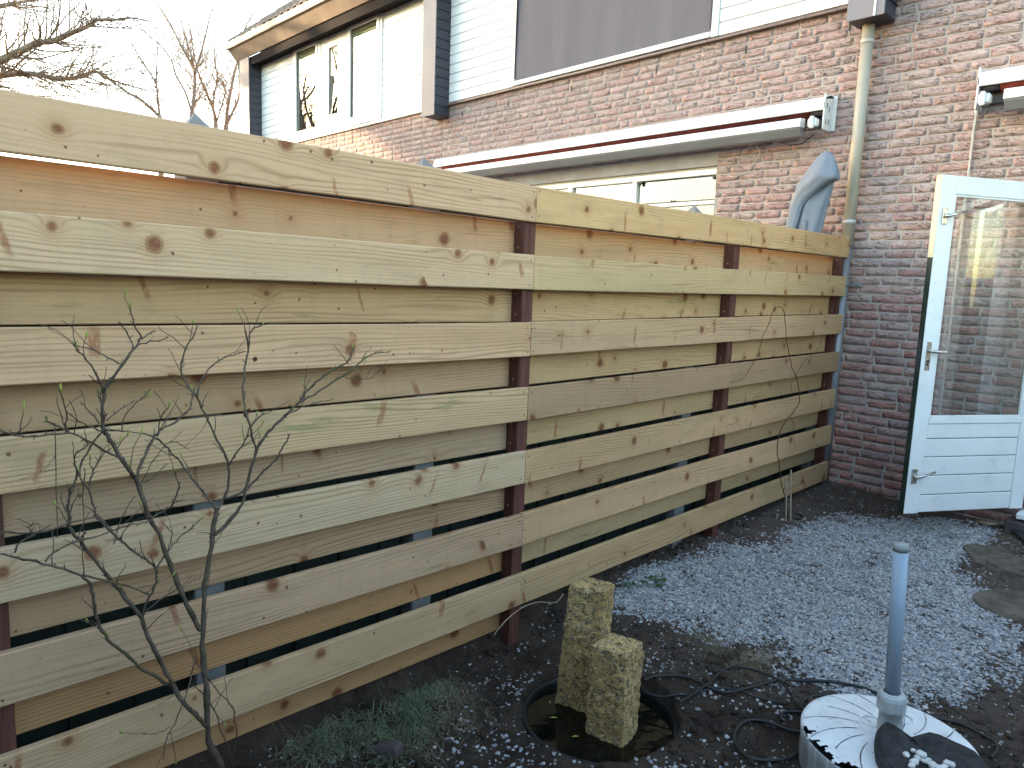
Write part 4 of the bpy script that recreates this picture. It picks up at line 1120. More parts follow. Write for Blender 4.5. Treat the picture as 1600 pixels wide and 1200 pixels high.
def scatter(P, size, flat, rs, mat, name, label, lift=.25, smooth=False, colrange=(0, 1), cat='gravel'):
    n = len(P); r = np.random.RandomState(rs)
    base = np.repeat(ico_v[None], n, 0)*(1+.32*(r.rand(n, 12, 1)-.5)*2)
    s = size(r, n); sc = np.stack([s*(1+.5*r.rand(n)), s*(.75+.3*r.rand(n)), s*flat*(.7+.6*r.rand(n))], -1); base = base*sc[:, None]
    a = r.rand(n)*6.283; tx = (r.rand(n)-.5)*.9
    c, s_ = np.cos(tx), np.sin(tx); y_ = base[..., 1]*c[:, None]-base[..., 2]*s_[:, None]; z = base[..., 1]*s_[:, None]+base[..., 2]*c[:, None]
    x = base[..., 0]; ca, sa = np.cos(a)[:, None], np.sin(a)[:, None]
    X = x*ca-y_*sa+P[:, :1]; Y = x*sa+y_*ca+P[:, 1:2]; Z = z+(gz_fine(P[:, 0], P[:, 1])+s*flat*lift+(P[:, 2] if P.shape[1] > 2 else 0))[:, None]
    V = np.stack([X, Y, Z], -1).reshape(-1, 3); Fa = (ico_f[None]+12*np.arange(n)[:, None, None]).reshape(-1, 3)
    rv = np.repeat(colrange[0]+(colrange[1]-colrange[0])*r.rand(n), 12)
    o = link(name, quick(name, V, Fa, MAT[mat], rv, smooth)); tag(o, label, cat, kind='stuff'); return o
r = np.random.RandomState(21)
Q = np.stack([r.uniform(-.15, 2.6, 400000), r.uniform(-1.6, 3.45, 400000)], -1)
sd = sdist(Q); nz = fbm(Q[:, 0]*3.1, Q[:, 1]*3.1, 2, 4); nz2 = fbm(Q[:, 0]*9, Q[:, 1]*9, 8, 3)
dens = np.clip(.5-(sd+.10*nz)/.16, 0, 1)*np.clip(1.1+.8*nz2, .15, 1)
# thinner scatter over the bare soil by the tub and cables
sc2 = (np.exp(-((Q[:, 0]-1.05)/.35)**2-((Q[:, 1]-.10)/.35)**2)*.30 + np.exp(-((Q[:, 0]-.25)/.22)**2-((Q[:, 1]+.10)/.2)**2)*.22 + np.exp(-((Q[:, 0]-.55)/.5)**2-((Q[:, 1]+.55)/.22)**2)*.22 + .10 + .16*np.clip(nz, 0, 1)*(Q[:, 1] > 0)*(Q[:, 0] > .5))*np.clip(.5+1.3*nz2, 0, 1.3)
dens = np.maximum(dens, sc2)
okb = (np.hypot(Q[:, 0]-BAS[0], Q[:, 1]-BAS[1]) > BAS_R+.02) & (np.hypot(Q[:, 0]-BC[0], Q[:, 1]-BC[1]) > RB+.01) & ~((Q[:, 0] < .05) & (Q[:, 1] < -.25))
dens = np.where(sd < .10, dens, dens*.25)
keep = (r.rand(len(Q)) < dens*np.where(sd < .05, .95, .60)) & okb
scatter(Q[keep], lambda r, n: .0038+.0062*r.rand(n)**1.9, .62, 4, 'gravel', 'gravel', 'patch of blue-grey crushed gravel spread over the soil', lift=.35)
Q2 = np.stack([r.uniform(-.2, 2.6, 17000), r.uniform(-1.7, 3.45, 17000)], -1); k2 = (fbm(Q2[:, 0]*4, Q2[:, 1]*4, 6, 3) > -.15) & (sdist(Q2)+.10*fbm(Q2[:, 0]*3.1, Q2[:, 1]*3.1, 2, 4) > .03) & (np.hypot(Q2[:, 0]-BAS[0], Q2[:, 1]-BAS[1]) > BAS_R+.03) & (np.hypot(Q2[:, 0]-BC[0], Q2[:, 1]-BC[1]) > RB)
scatter(Q2[k2], lambda r, n: .003+.017*r.rand(n)**3.5, .8, 5, 'soil', 'soil_crumbs', 'loose crumbs of dark soil', lift=.3, cat='soil')
Q4 = np.stack([r.uniform(-.1, 2.6, 9000), r.uniform(-1.6, 3.45, 9000)], -1); k4 = (np.hypot(Q4[:, 0]-BAS[0], Q4[:, 1]-BAS[1]) > BAS_R+.02) & (np.hypot(Q4[:, 0]-BC[0], Q4[:, 1]-BC[1]) > RB+.01) & (fbm(Q4[:, 0]*2.3, Q4[:, 1]*2.3, 11, 3) > -.3)
scatter(Q4[k4], lambda r, n: .0016+.0045*r.rand(n)**3, .7, 8, 'gravel', 'grit', 'fine pale grit scattered over the soil', lift=.5)
def blades(P, L, wd, rs, mat, name, label, cat, curl=.6, up=.7):
    n = len(P); r = np.random.RandomState(rs); seg = 5; a = r.rand(n)*6.283; Ls = L(r, n); V = np.zeros((n, seg+1, 2, 3)); 
    pos = np.stack([P[:, 0], P[:, 1], gz_fine(P[:, 0], P[:, 1])+(P[:, 2] if P.shape[1] > 2 else 0)-.002], -1); el = up+(r.rand(n)-.5)*.8; tw = (r.rand(n)-.5)*curl*2
    for i in range(seg+1):
        w_ = wd*(1-i/seg*.85); nrm = np.stack([-np.sin(a), np.cos(a), np.zeros(n)], -1)
        V[:, i, 0] = pos+nrm*w_; V[:, i, 1] = pos-nrm*w_
        d_ = np.stack([np.cos(a)*np.cos(el), np.sin(a)*np.cos(el), np.sin(el)], -1); pos = pos+d_*(Ls/seg)[:, None]; a = a+tw*.9; el = el-.32-.25*r.rand(n)
        fl_ = gz(pos[:, 0], pos[:, 1])+.006; pos[:, 2] = np.maximum(pos[:, 2], fl_)
    V = V.reshape(-1, 3); I = np.arange(n)[:, None]*(2*(seg+1)); Fa = np.concatenate([np.stack([I[:, 0]+2*i, I[:, 0]+2*i+1, I[:, 0]+2*i+3, I[:, 0]+2*i+2], -1) for i in range(seg)])
    o = link(name, quick(name, V, Fa, MAT[mat])); tag(o, label, cat, kind='stuff'); return o
def gpts(lst, n, rs, spread):
    r = np.random.RandomState(rs); c = np.array([G(x, y_, .03)[:2] for x, y_ in lst]); i = r.randint(len(c), size=n); return c[i]+r.randn(n, 2)*spread
gp = gpts([(480, 1190), (520, 1170), (550, 1180), (570, 1150), (600, 1165), (620, 1150), (640, 1120), (655, 1100), (670, 1085), (690, 1080), (640, 1150), (660, 1140), (500, 1200), (610, 1190)], 1500, 3, .046)
gp = gp[gp[:, 0] > .0]
blades(gp, lambda r, n: .05+.06*r.rand(n), .0021, 3, 'grass', 'grass_clump', 'clump of thin curly grass below the fence', 'grass', 1.0, .75)
blades(gpts([(480, 1190), (520, 1180), (560, 1160), (600, 1160), (640, 1120), (670, 1090), (700, 1085), (680, 1130), (720, 1120), (660, 1170)], 1000, 5, .055), lambda r, n: .05+.07*r.rand(n), .0013, 6, 'straw', 'dry_grass', 'dry straw blades mixed with the grass clump', 'dry grass', 1.2, .55)
sp = np.concatenate([gpts([(1090, 985), (1120, 1000), (1150, 995), (1180, 1010), (1200, 1025), (1150, 1020), (1120, 975), (1160, 1035)], 1300, 8, .05), gpts([(1490, 830), (1520, 850), (1500, 810)], 200, 9, .05)])
blades(sp, lambda r, n: .03+.05*r.rand(n), .0012, 9, 'straw', 'dead_moss', 'brown dead moss and straw beside the gravel', 'moss', 1.2, .25)
Q3 = np.stack([r.uniform(0, 2.2, 900), r.uniform(-1.2, 3.3, 900)], -1)
blades(Q3[np.hypot(Q3[:, 0]-BAS[0], Q3[:, 1]-BAS[1]) > BAS_R+.03], lambda r, n: .02+.05*r.rand(n), .0011, 10, 'straw', 'straw_litter', 'scattered straw bits on the soil', 'straw', 1.3, .1)
# small green weeds in the gravel
def weed(px_, py_, label, n, s, seed):
    c = G(px_, py_); r = np.random.RandomState(seed); z0 = float(gz_fine(c[0], c[1])); b = MB()
    for i in range(n):
        a = r.rand()*6.28; q = np.array([c[0], c[1], z0])+np.array([math.cos(a), math.sin(a), 0])*r.rand()*s*1.8; e = r.uniform(.1, .8); L = s*(.6+.6*r.rand())
        d_ = np.array([math.cos(a)*math.cos(e), math.sin(a)*math.cos(e), math.sin(e)]); w_ = np.array([-math.sin(a), math.cos(a), 0])*L*.33
        t = q+np.array([0, 0, .012]); b.add([t, t+d_*L*.5+w_, t+d_*L-np.array([0, 0, .004]), t+d_*L*.5-w_], [(0, 1, 2, 3)])
    tag(b.obj('weed', MAT['leaf'], None, origin=(c[0], c[1], z0)), label, 'plant', 'green weeds in the gravel')
weed(1022, 918, 'larger green weed at the gravel edge near the fence', 34, .035, 1); weed(986, 927, 'small green weed between the tall pillar and the larger weed', 16, .026, 2)
for i, (x, y_, s) in enumerate(((858, 1121, 1.0), (860, 1100, .7), (905, 1150, .9))):
    q = on(2, -.398, x, y_); b = MB(); L = .018*s
    b.add([(0, 0, 0), (L, L*.35, .002), (L*2, 0, .001), (L, -L*.35, .002)], [(0, 1, 2, 3)])
    o = link('floating_leaf', b.mesh('floating_leaf', MAT['bud']), None, tuple(q)); o.rotation_euler = (0, 0, i*1.7+.8); tag(o, ['pale leaf floating in the tub below the tall pillar', 'tiny pale leaf at the back of the tub water', 'pale sprig floating in the tub left of the short pillar'][i], 'leaf')
# stones
q = G(600, 1190, .03); b = MB(); P0 = [(-.060, -.018), (-.052, .016), (.050, .034), (.066, .020), (.050, -.020)]
V = [(x, y_, z+.012*x/.06) for z in (0, .030) for x, y_ in P0] + [(x*.88, y_*.8, .040+.014*x/.06) for x, y_ in P0]
Fs = [(j*5+k, j*5+(k+1) % 5, (j+1)*5+(k+1) % 5, (j+1)*5+k) for j in (0, 1) for k in range(5)] + [tuple(range(10, 15)), (4, 3, 2, 1, 0)]
o = link('stone_chunk', b.add(V, Fs).mesh('stone_chunk', MAT['rockred']), None, (q[0], q[1], float(gz_fine(q[0], q[1]))-.006)); o.rotation_euler = (0, 0, .55); recalc(o.data); tag(o, 'flat purple-grey stone chunk at the bottom edge beside the grass', 'stone')
q = G(588, 1112, .06); rock('soil_clod', 'brown clod of earth between fence and grass clump', 'clod', (q[0], q[1], float(gz(q[0], q[1]))+.012), (.045, .03, .026), 'soil', 4.4, .4, .3, 12)
for i, (x, y_, sx, sy, lb) in enumerate(((1548, 872, .13, .21, 'worn mossy flagstone nearest the door step'), (1590, 950, .20, .16, 'worn mossy flagstone at the right picture edge below the doormat'), (1600, 890, .16, .17, 'partly hidden flagstone at the right edge beside the doormat'))):
    q = G(x, y_); n = 22; V, Fs = [], []; rs_ = np.random.RandomState(40+i)
    pr_ = [1+.16*float(fbm(math.cos(2*math.pi*k/n)*1.2+i*9, math.sin(2*math.pi*k/n)*1.2, 0, 3)) for k in range(n)]
    for s, z in ((1.0, -.05), (1.0, .010), (.965, .018), (.6, .020), (.3, .019)):
        for k_ in range(n):
            a = 2*math.pi*k_/n; xx, yy = sx*s*pr_[k_]*np.sign(math.cos(a))*abs(math.cos(a))**.7, sy*s*pr_[k_]*np.sign(math.sin(a))*abs(math.sin(a))**.7
            V.append((xx, yy, z+.003*float(vnoise(xx*20+i, yy*20)) + .052*yy))
    for j in range(4):
        for k_ in range(n): Fs.append((j*n+k_, j*n+(k_+1) % n, (j+1)*n+(k_+1) % n, (j+1)*n+k_))
    Fs.append(tuple(range(4*n, 5*n)))
    o = link('flagstone', MB().add(V, Fs).mesh('flagstone', MAT['slab']), None, (q[0], q[1], float(gz(q[0], q[1])))); o.rotation_euler = (0, 0, .5+i*.4); tag(o, lb, 'flagstone', 'worn flagstones by the door')
q = G(1600, 850); o = link('doormat', MB().box(-.02, .5, -.16, .16, 0, .012, .004).mesh('doormat', MAT['black']), None, (q[0], q[1], float(gz(q[0], q[1]))+.028)); o.rotation_euler = (.052, 0, .55); tag(o, 'black ribbed doormat corner at the right edge', 'doormat')
q = G(1535, 821); b = MB(); 
for i in range(5): b.tube([(-.05+i*.004, i*.006, .004+i*.003), (.05+i*.012, -.012+i*.008, .008+i*.003)], .0025, 5)
tag(link('straw_bundle', b.mesh('straw_bundle', MAT['stake']), None, (q[0], q[1], float(gz(q[0], q[1]))+.01)), 'few pale wood splinters lying below the open door', 'splinters')
# ------------------------------------------------------------------ black cables
def smooth_path(P, k=6):
    P = np.asarray(P, float); out = []
    for i in range(len(P)-1):
        p0, p1, p2, p3 = P[max(i-1, 0)], P[i], P[i+1], P[min(i+2, len(P)-1)]
        for t in np.linspace(0, 1, k, endpoint=False):
            out.append(.5*((2*p1)+(-p0+p2)*t+(2*p0-5*p1+4*p2-p3)*t*t+(-p0+3*p1-3*p2+p3)*t**3))
    return np.array(out+[P[-1]])
def cable(label, pts, rr_=.0065, lift=.008):
    P = []
    for i, (x, y_) in enumerate(pts):
        q = G(x, y_); P.append((q[0], q[1], float(gz(q[0], q[1]))+lift+.006*(i % 3 == 1)))
    SP = smooth_path(P, 6); hz = gz_fine(SP[:, 0], SP[:, 1]); hz = np.convolve(np.pad(hz, 3, 'edge'), np.ones(7)/7, 'valid'); SP[:, 2] = np.maximum(hz, gz(SP[:, 0], SP[:, 1]))+rr_+lift; SP[:, 2] = np.convolve(np.pad(SP[:, 2], 3, 'edge'), np.ones(7)/7, 'valid'); c = MB(); c.tube(SP, rr_, 8); tag(c.obj('cable', MAT['black'], None, origin=P[0]), label, 'cable', 'black cables on the soil')
A8 = lambda L: [(960+x/4.706, 1020+y_/4.706) for x, y_ in L]; A6 = lambda L: [(1230+x/4.324, 1020+y_/4.324) for x, y_ in L]
cable('long black cable running from the pillars past the pipe', A8([(215, 250), (300, 210), (400, 205), (500, 215), (600, 245), (700, 290), (800, 322), (900, 320), (1000, 290), (1100, 255), (1200, 230), (1300, 222), (1400, 230), (1500, 240)]) + A6([(120, 210), (250, 225), (400, 240), (500, 262), (600, 295), (760, 360), (930, 450), (1080, 490), (1200, 530), (1330, 600), (1400, 650), (1410, 700), (1370, 740)]))
cable('black cable bending out of the tub and arching over the soil', A8([(470, 420), (540, 370), (620, 310), (700, 250), (760, 190), (850, 145), (930, 135), (1020, 150), (1100, 185), (1180, 225), (1240, 275), (1290, 340), (1330, 410), (1390, 470), (1440, 515)]), .005, .012)
cable('thin black cable from behind the short pillar crossing under the others', A8([(215, 320), (300, 345), (400, 355), (500, 350), (580, 330), (660, 300), (740, 285), (820, 290), (900, 303), (1000, 345), (1100, 372), (1200, 395)]), .004, .005)
cable('black cable loop lying left of the white filter barrel', A8([(1640, 345), (1560, 345), (1500, 345), (1420, 365), (1380, 400), (1370, 440), (1395, 478), (1440, 505), (1380, 492), (1280, 480), (1230, 490), (1215, 520), (1232, 552)]))
cable('round black hose loop on the soil before the filter barrel', A8([(1460, 632), (1420, 625), (1300, 610), (1200, 580), (1100, 550), (1000, 538), (930, 560), (885, 610), (880, 680), (910, 740), (980, 800), (1080, 830), (1200, 835), (1300, 810), (1370, 750), (1410, 680), (1412, 640)]))

# ------------------------------------------------------------------ twigs: shrub, vine, bare trees
def polyl(pts, depthf):
    return np.array([depthf(i/(len(pts)-1), x, y_) for i, (x, y_) in enumerate(pts)])
C1 = lambda L: [(x/2.4615, 450+y_/2.4615) for x, y_ in L]; C2 = lambda L: [(x/2.667, 800+y_/2.667) for x, y_ in L]
SH = [  # (points, base radius mm, tip radius mm, X start, X end)
 ([(352, 1225), (345, 1195)] + C2([(870, 950), (862, 760), (845, 600), (845, 490), (855, 300), (880, 150), (890, 60)]) + C1([(835, 850)]), 12, 7, .14, .20),
 (C1([(825, 950), (880, 900), (930, 830), (950, 760), (985, 630), (1020, 570), (1075, 510), (1150, 440), (1180, 400), (1230, 350), (1310, 300), (1340, 280), (1355, 235)]), 6.5, 2.2, .20, .33),
 (C1([(1150, 440), (1230, 395), (1330, 330), (1380, 290), (1420, 260), (1500, 245)]), 4, 1.8, .29, .24),
 (C1([(1330, 345), (1380, 350), (1430, 345), (1465, 300)]), 2.2, 1.3, .26, .22),
 (C1([(1090, 490), (1160, 460), (1220, 440), (1275, 430)]), 2.2, 1.3, .28, .34),
 (C1([(835, 850), (850, 830), (875, 770), (880, 680), (850, 610), (800, 510), (760, 420), (735, 390), (700, 330), (705, 250), (740, 190), (758, 145)]), 5, 2, .20, .15),
 (C1([(880, 680), (900, 650), (940, 590), (965, 530), (1015, 480)]), 3, 1.8, .19, .27),
 (C1([(760, 420), (775, 350), (830, 285), (880, 260), (945, 243)]), 3, 1.6, .17, .12),
 (C1([(862, 810), (940, 780), (1000, 720), (1055, 665), (1085, 620), (1115, 560)]), 4, 2.5, .20, .30),
 (C1([(985, 630), (965, 545), (945, 470), (935, 400), (940, 310), (955, 230), (965, 165), (1010, 140)]), 4, 2.2, .24, .18),
 (C1([(832, 850), (800, 810), (755, 755), (720, 705), (680, 655), (645, 615), (610, 585), (560, 560), (470, 550), (400, 548)]), 4, 1.8, .20, .10),
 (C2([(835, 490), (790, 410), (740, 300), (700, 190), (660, 90), (620, 20)]) + C1([(575, 880), (530, 750), (495, 700), (460, 645), (420, 580), (400, 545), (395, 480), (400, 400), (415, 370), (445, 325), (510, 240), (545, 190)]), 8, 3, .17, .34),
 (C1([(545, 190), (515, 140), (502, 80)]), 2.4, 1.3, .34, .36), (C1([(545, 195), (575, 175), (600, 165)]), 2.2, 1.2, .34, .30), (C1([(540, 215), (590, 205), (650, 190)]), 2.2, 1.2, .34, .38), (C1([(510, 230), (495, 180), (455, 130)]), 2.2, 1.3, .33, .37),
 (C1([(400, 400), (370, 330), (330, 270), (300, 240), (282, 210)]), 3, 1.6, .32, .38), (C1([(460, 292), (405, 262), (355, 235), (300, 225)]), 2.4, 1.4, .33, .30), (C1([(385, 370), (340, 335)]), 1.8, 1.2, .33, .36),
 (C1([(520, 740), (560, 640), (590, 580), (620, 545), (690, 505), (735, 450), (738, 395)]), 4, 2, .28, .22), (C1([(605, 570), (620, 500), (650, 455)]), 2, 1.2, .26, .30),
 (C1([(455, 650), (400, 625), (340, 590), (270, 555), (210, 525), (180, 512)]), 3.5, 1.8, .30, .42), (C1([(265, 557), (180, 565), (80, 570), (0, 548)]), 3, 1.8, .38, .46), (C1([(255, 555), (255, 480), (235, 400)]), 2.2, 1.3, .38, .42), (C1([(395, 550), (320, 520), (260, 480)]), 2.2, 1.4, .32, .40),
 (C1([(405, 500), (380, 420), (385, 405)]), 2.6, 2.0, .32, .3), (C1([(385, 520), (340, 470), (310, 440)]), 2.2, 1.3, .32, .28), (C1([(410, 510), (460, 470), (520, 432)]), 2, 1.2, .32, .27),
 (C1([(470, 548), (480, 490), (540, 430), (580, 388)]), 2, 1.2, .16, .22),
 (C2([(866, 900), (840, 870), (780, 810), (720, 720), (670, 620), (620, 530), (590, 450), (500, 330), (450, 270), (370, 170), (300, 80)]) + C1([(265, 905), (262, 830), (275, 770), (300, 715)]), 7.5, 3, .15, .30),
 (C1([(300, 715), (330, 640), (370, 580), (400, 540)]), 3, 2, .30, .32), (C1([(300, 710), (285, 650), (340, 600)]), 2.2, 1.4, .30, .36), (C1([(345, 760), (360, 700), (400, 640), (460, 590)]), 2.5, 1.4, .3, .26),
 (C2([(722, 735), (660, 690), (600, 660), (520, 590), (450, 530), (410, 460), (395, 390), (382, 310), (340, 265), (270, 240), (200, 220), (100, 195), (0, 175)]), 5.5, 2.5, .16, .42),
 (C2([(592, 455), (605, 390), (640, 320), (655, 265), (635, 220), (580, 180), (520, 130), (460, 80), (400, 10)]) + C1([(370, 885), (350, 800), (300, 710)]), 4, 2.2, .20, .30), (C2([(650, 235), (690, 180), (720, 140), (780, 80), (840, 30)]), 3, 1.5, .20, .14), (C2([(700, 160), (715, 110), (718, 75)]), 2, 1.2, .19, .2),
 (C2([(340, 262), (460, 290), (540, 310), (620, 345)]), 3, 2.4, .30, .22), (C2([(190, 205), (220, 170), (300, 130), (420, 95), (500, 65), (560, 50), (620, 35)]), 2.6, 1.8, .36, .24), (C2([(60, 170), (80, 130), (140, 95), (215, 50)]), 2.4, 1.4, .42, .46), (C2([(0, 85), (100, 90), (200, 80), (280, 50), (400, 20)]), 2.4, 1.6, .44, .36), (C2([(130, 90), (125, 65), (160, 45)]), 1.8, 1.2, .42, .44),
 (C2([(600, 430), (660, 370), (760, 310), (840, 270)]), 2, 1.1, .2, .12),
 (C1([(578, 885), (630, 860), (665, 830), (685, 770), (672, 715)]), 3.2, 1.8, .24, .32), (C1([(620, 900), (660, 940)]), 1.8, 1.2, .25, .3),
 (C2([(965, 1040), (985, 940), (980, 870), (960, 800), (880, 715), (820, 630), (810, 610)]), 2.6, 1.4, .2, .3), (C2([(810, 610), (795, 700), (740, 860), (700, 930), (680, 1030)]), 2.2, 1.3, .3, .36), (C2([(800, 720), (880, 800), (920, 900), (975, 1040)]), 2, 1.6, .3, .22), (C2([(710, 895), (650, 925), (590, 918)]), 1.4, .9, .34, .38),
 (C1([(530, 760), (600, 720), (640, 672)]), 1.8, 1.1, .28, .24), (C1([(545, 745), (600, 650), (655, 590), (725, 620)]), 1.6, 1.0, .14, .10),
 (C1([(213, 520), (216, 700), (220, 960)]), 1.6, 1.4, .08, .08), (C1([(325, 690), (322, 800), (322, 970)]), 1.6, 1.4, .08, .08), (C1([(520, 800), (470, 880), (440, 985)]), 1.6, 1.4, .10, .08),
]
shrub = thing('bare_shrub', 'leafless thorny shrub with opening buds in front of the fence at left', 'shrub', tuple(on(0, .14, 352, 1225)))
tip_list = []; tw_all = MB(); rs_ = np.random.RandomState(5)
for pts, ra, rb, xa, xb in SH:
    P = np.array([on(0, xa+(xb-xa)*i/(len(pts)-1), x, y_) for i, (x, y_) in enumerate(pts)])
    P = smooth_path(P, 4); P[1:-1] += rs_.randn(len(P)-2, 3)*.0012
    rr_ = np.linspace(ra, rb, len(P))*.001*.90*(1+.10*rs_.randn(len(P)))
    if ra >= 5: tw = MB()
    else: tw = tw_all
    tw.tube(P, rr_, 6); tip_list.append((P, rr_))
    # short spur buds along the twig
    for i in range(2, len(P)-1):
        if rs_.rand() < .8:
            d_ = rs_.randn(3); d_ /= np.linalg.norm(d_); t_ = P[min(i+1, len(P)-1)]-P[i-1]; t_ /= np.linalg.norm(t_)+1e-9; d_ = d_*.8+t_*.6; L = .006+.010*rs_.rand()
            tw.tube([P[i], P[i]+d_*L*.6, P[i]+d_*L], [rr_[i]*.6, rr_[i]*.45, .0006], 4)
        if rs_.rand() < .22 and i > len(P)*.25:
            t_ = P[min(i+1, len(P)-1)]-P[i-1]; t_ /= np.linalg.norm(t_)+1e-9; q_ = rs_.randn(3); q_[2] = abs(q_[2]); d_ = t_*.7+q_*.5; d_ /= np.linalg.norm(d_); L = .03+.09*rs_.rand()
            W_ = [P[i]]
            for _k in range(5): d_ = d_+rs_.randn(3)*.16; d_ /= np.linalg.norm(d_); W_.append(W_[-1]+d_*L/5)
            W_ = np.array(W_); W_[:, 0] = np.maximum(W_[:, 0], .02); tw.tube(W_, np.linspace(min(rr_[i]*.6, .0017), .0008, 6), 5); tip_list.append((W_, None))
    if ra >= 5: tw.obj('stem', MAT['bark'], shrub)
tag(tw_all.obj('twigs', MAT['bark'], shrub), kind='stuff')
bd = MB()
for P, rr_ in tip_list:
    if rs_.rand() < .22:
        d_ = P[-1]-P[-2]; d_ /= np.linalg.norm(d_)+1e-9; d_ = d_*.6+np.array([0, 0, .6]); L = .012+.008*rs_.rand()
        bd = MB(); bd.tube([P[-1]-d_*.002, P[-1]+d_*L*.45, P[-1]+d_*L], [.0012, .0028, .0007], 5); bd.obj('bud', MAT['bud'], shrub)
dl = MB()
for (x, y_, X) in ((945, 470, .22), (935, 485, .22), (970, 270, .19)):
    q = on(0, X, *C1([(x, y_)])[0]); 
    dl.add([q, q+np.array([.004, .010, .006]), q+np.array([.002, .016, -.006]), q+np.array([-.003, .006, -.012])], [(0, 1, 2, 3)])
dl.obj('withered_leaf', MAT['deadleaf'], shrub)
# vine with stakes by the right panel
V7 = lambda L: [(1080+x/3.159, 460+y_/3.159) for x, y_ in L]
vine = thing('climbing_vine', 'thin bare vine twining up the right fence panel', 'vine', tuple(on(0, .13, 1232, 815)))
vb = MB()
for pts, ra, rb, xa, xb in ((V7([(475, 1090), (470, 1020), (455, 970), (445, 930), (435, 850), (425, 760), (435, 690), (465, 630), (505, 580), (535, 520), (525, 430), (500, 365), (485, 310), (470, 220), (460, 100), (435, 60), (405, 80), (385, 140), (350, 215), (335, 280), (290, 365), (245, 425), (195, 433)]), 3.6, 1.4, .13, .05),
    (V7([(515, 405), (560, 330), (600, 295), (635, 260), (640, 220)]), 1.8, 1.0, .06, .03), (V7([(515, 405), (495, 440), (497, 480)]), 1.5, .9, .06, .05), (V7([(455, 970), (475, 920), (490, 870)]), 2, 1.2, .12, .10), (V7([(470, 965), (520, 940), (570, 935)]), 1.5, .9, .12, .16), (V7([(490, 600), (505, 650), (505, 700), (515, 750)]), 1.3, .9, .06, .05)):
    P = smooth_path(np.array([on(0, xa+(xb-xa)*i/(len(pts)-1), x, y_) for i, (x, y_) in enumerate(pts)]), 4); P[1:-1] += rs_.randn(len(P)-2, 3)*.0015
    vb.tube(P, np.linspace(ra, rb, len(P))*.001, 6)
vb.obj('stem', MAT['deadleaf'], vine)
for i, (x0, y0, x1, y1, X, lb) in enumerate(((1235, 825, 1236, 736, .16, 'taller split wooden stake at the foot of the vine'), (1228, 820, 1229, 745, .14, 'shorter split wooden stake left of the taller one'))):
    a, b2 = on(0, X, x0, y0), on(0, X, x1, y1); m_ = MB(); m_.tube([a-np.array([0, 0, .05]), a, b2, b2+np.array([0, .002, .012])], [.007, .0065, .006, .001], 4, smooth=False)
    tag(m_.obj('stake', MAT['stake'], None, origin=tuple(a)), lb, 'stake', 'split stakes at the vine')
q = G(1245, 815); o = link('pot_rim', MB().lathe([(.055, -.04), (.062, .012), (.065, .014), (.066, .006)], 20).mesh('pot_rim', MAT['black']), None, (q[0]-.03, q[1], float(gz(q[0], q[1]))+.004)); tag(o, 'black plastic pot rim sunk in the soil at the vine', 'pot')
# dry stalk arching by the post
m_ = MB(); P = [on(0, .12, *p) for p in ((772, 992), (790, 970), (815, 950), (840, 941), (868, 941), (880, 928))]; m_.tube(smooth_path(P, 5), .0022, 5); tag(m_.obj('dry_stalk', MAT['stake'], None, origin=tuple(P[0])), 'dry pale stalk arching from the fence post to the tall pillar', 'stalk')
m_ = MB(); P = [on(0, .14, *p) for p in ((852, 948), (845, 980), (835, 1000), (822, 1008))]; m_.tube(smooth_path(P, 5), .0016, 5); tag(m_.obj('dry_stalk', MAT['deadleaf'], None, origin=tuple(P[0])), 'thin brown stalk hanging beside the tall pillar', 'stalk')

# bare trees beyond the fence
def grow(mb, p, d_, L, r0, lvl, rs):
    n = 5; P = [np.array(p)]; dd = np.array(d_)/np.linalg.norm(d_)
    for i in range(n):
        dd = dd+rs.randn(3)*.16+np.array([0, 0, .05]); dd /= np.linalg.norm(dd); P.append(P[-1]+dd*L/n)
    P = np.array(P); rr_ = np.linspace(r0, r0*.45, n+1); mb.tube(P, rr_, 5 if lvl > 1 else 3, cap=False)
    if lvl <= 0: return
    for i in range(1, n+1):
        for _ in range(1):
            if rs.rand() < .78:
                t_ = P[i]-P[i-1]; t_ /= np.linalg.norm(t_); q = rs.randn(3); q -= t_*(q@t_); q /= np.linalg.norm(q)
                grow(mb, P[i], t_*.75+q*.75, L*(.42+.25*rs.rand()), rr_[i]*.55, lvl-1, rs)
def bare_tree(label, limbs, trunk, seed, lvl=2, tl=1.0, extra=None):
    rs = np.random.RandomState(seed); t = thing('bare_tree', label, 'tree', tuple(trunk[0][0][0]), 'bare trees beyond the fence')
    b = MB()
    for P, ra, rb in trunk: b.tube(smooth_path(P, 4), np.linspace(ra, rb, 4*(len(P)-1)+1)*.8, 10)
    b.obj('trunk', MAT['treebark'], t)
    c = MB()
    for P, ra, rb in limbs:
        P = smooth_path(P, 4); rr_ = np.linspace(ra, rb, len(P)); rr_ = rr_*.62; c.tube(P, rr_, 6)
        for i in range(1, len(P)):
            for _ in range(3):
                if rs.rand() < .58:
                    d0 = P[i]-P[i-1]; d0 /= np.linalg.norm(d0)+1e-9; q = rs.randn(3); q -= d0*(q@d0); q /= np.linalg.norm(q)
                    grow(c, P[i], d0*.7+q*.8+np.array([0, 0, .15]), tl*(.5+.9*rs.rand()), max(rr_[i]*.30, .0042), lvl-1, rs)
    if extra:
        for p, d_, L, r0, lv in extra: grow(c, p, d_, L, r0, lv, rs)
    c.obj('crown', MAT['treebark'], t); return t
def tr(pts, D, dD=0.0): return np.array([at(x, y_, D+dD*i/(len(pts)-1)) for i, (x, y_) in enumerate(pts)])
DA_ = 15.0; rootA = at(-330, 430, DA_); rootA[2] = -.4; forkA = at(-300, 210, DA_)
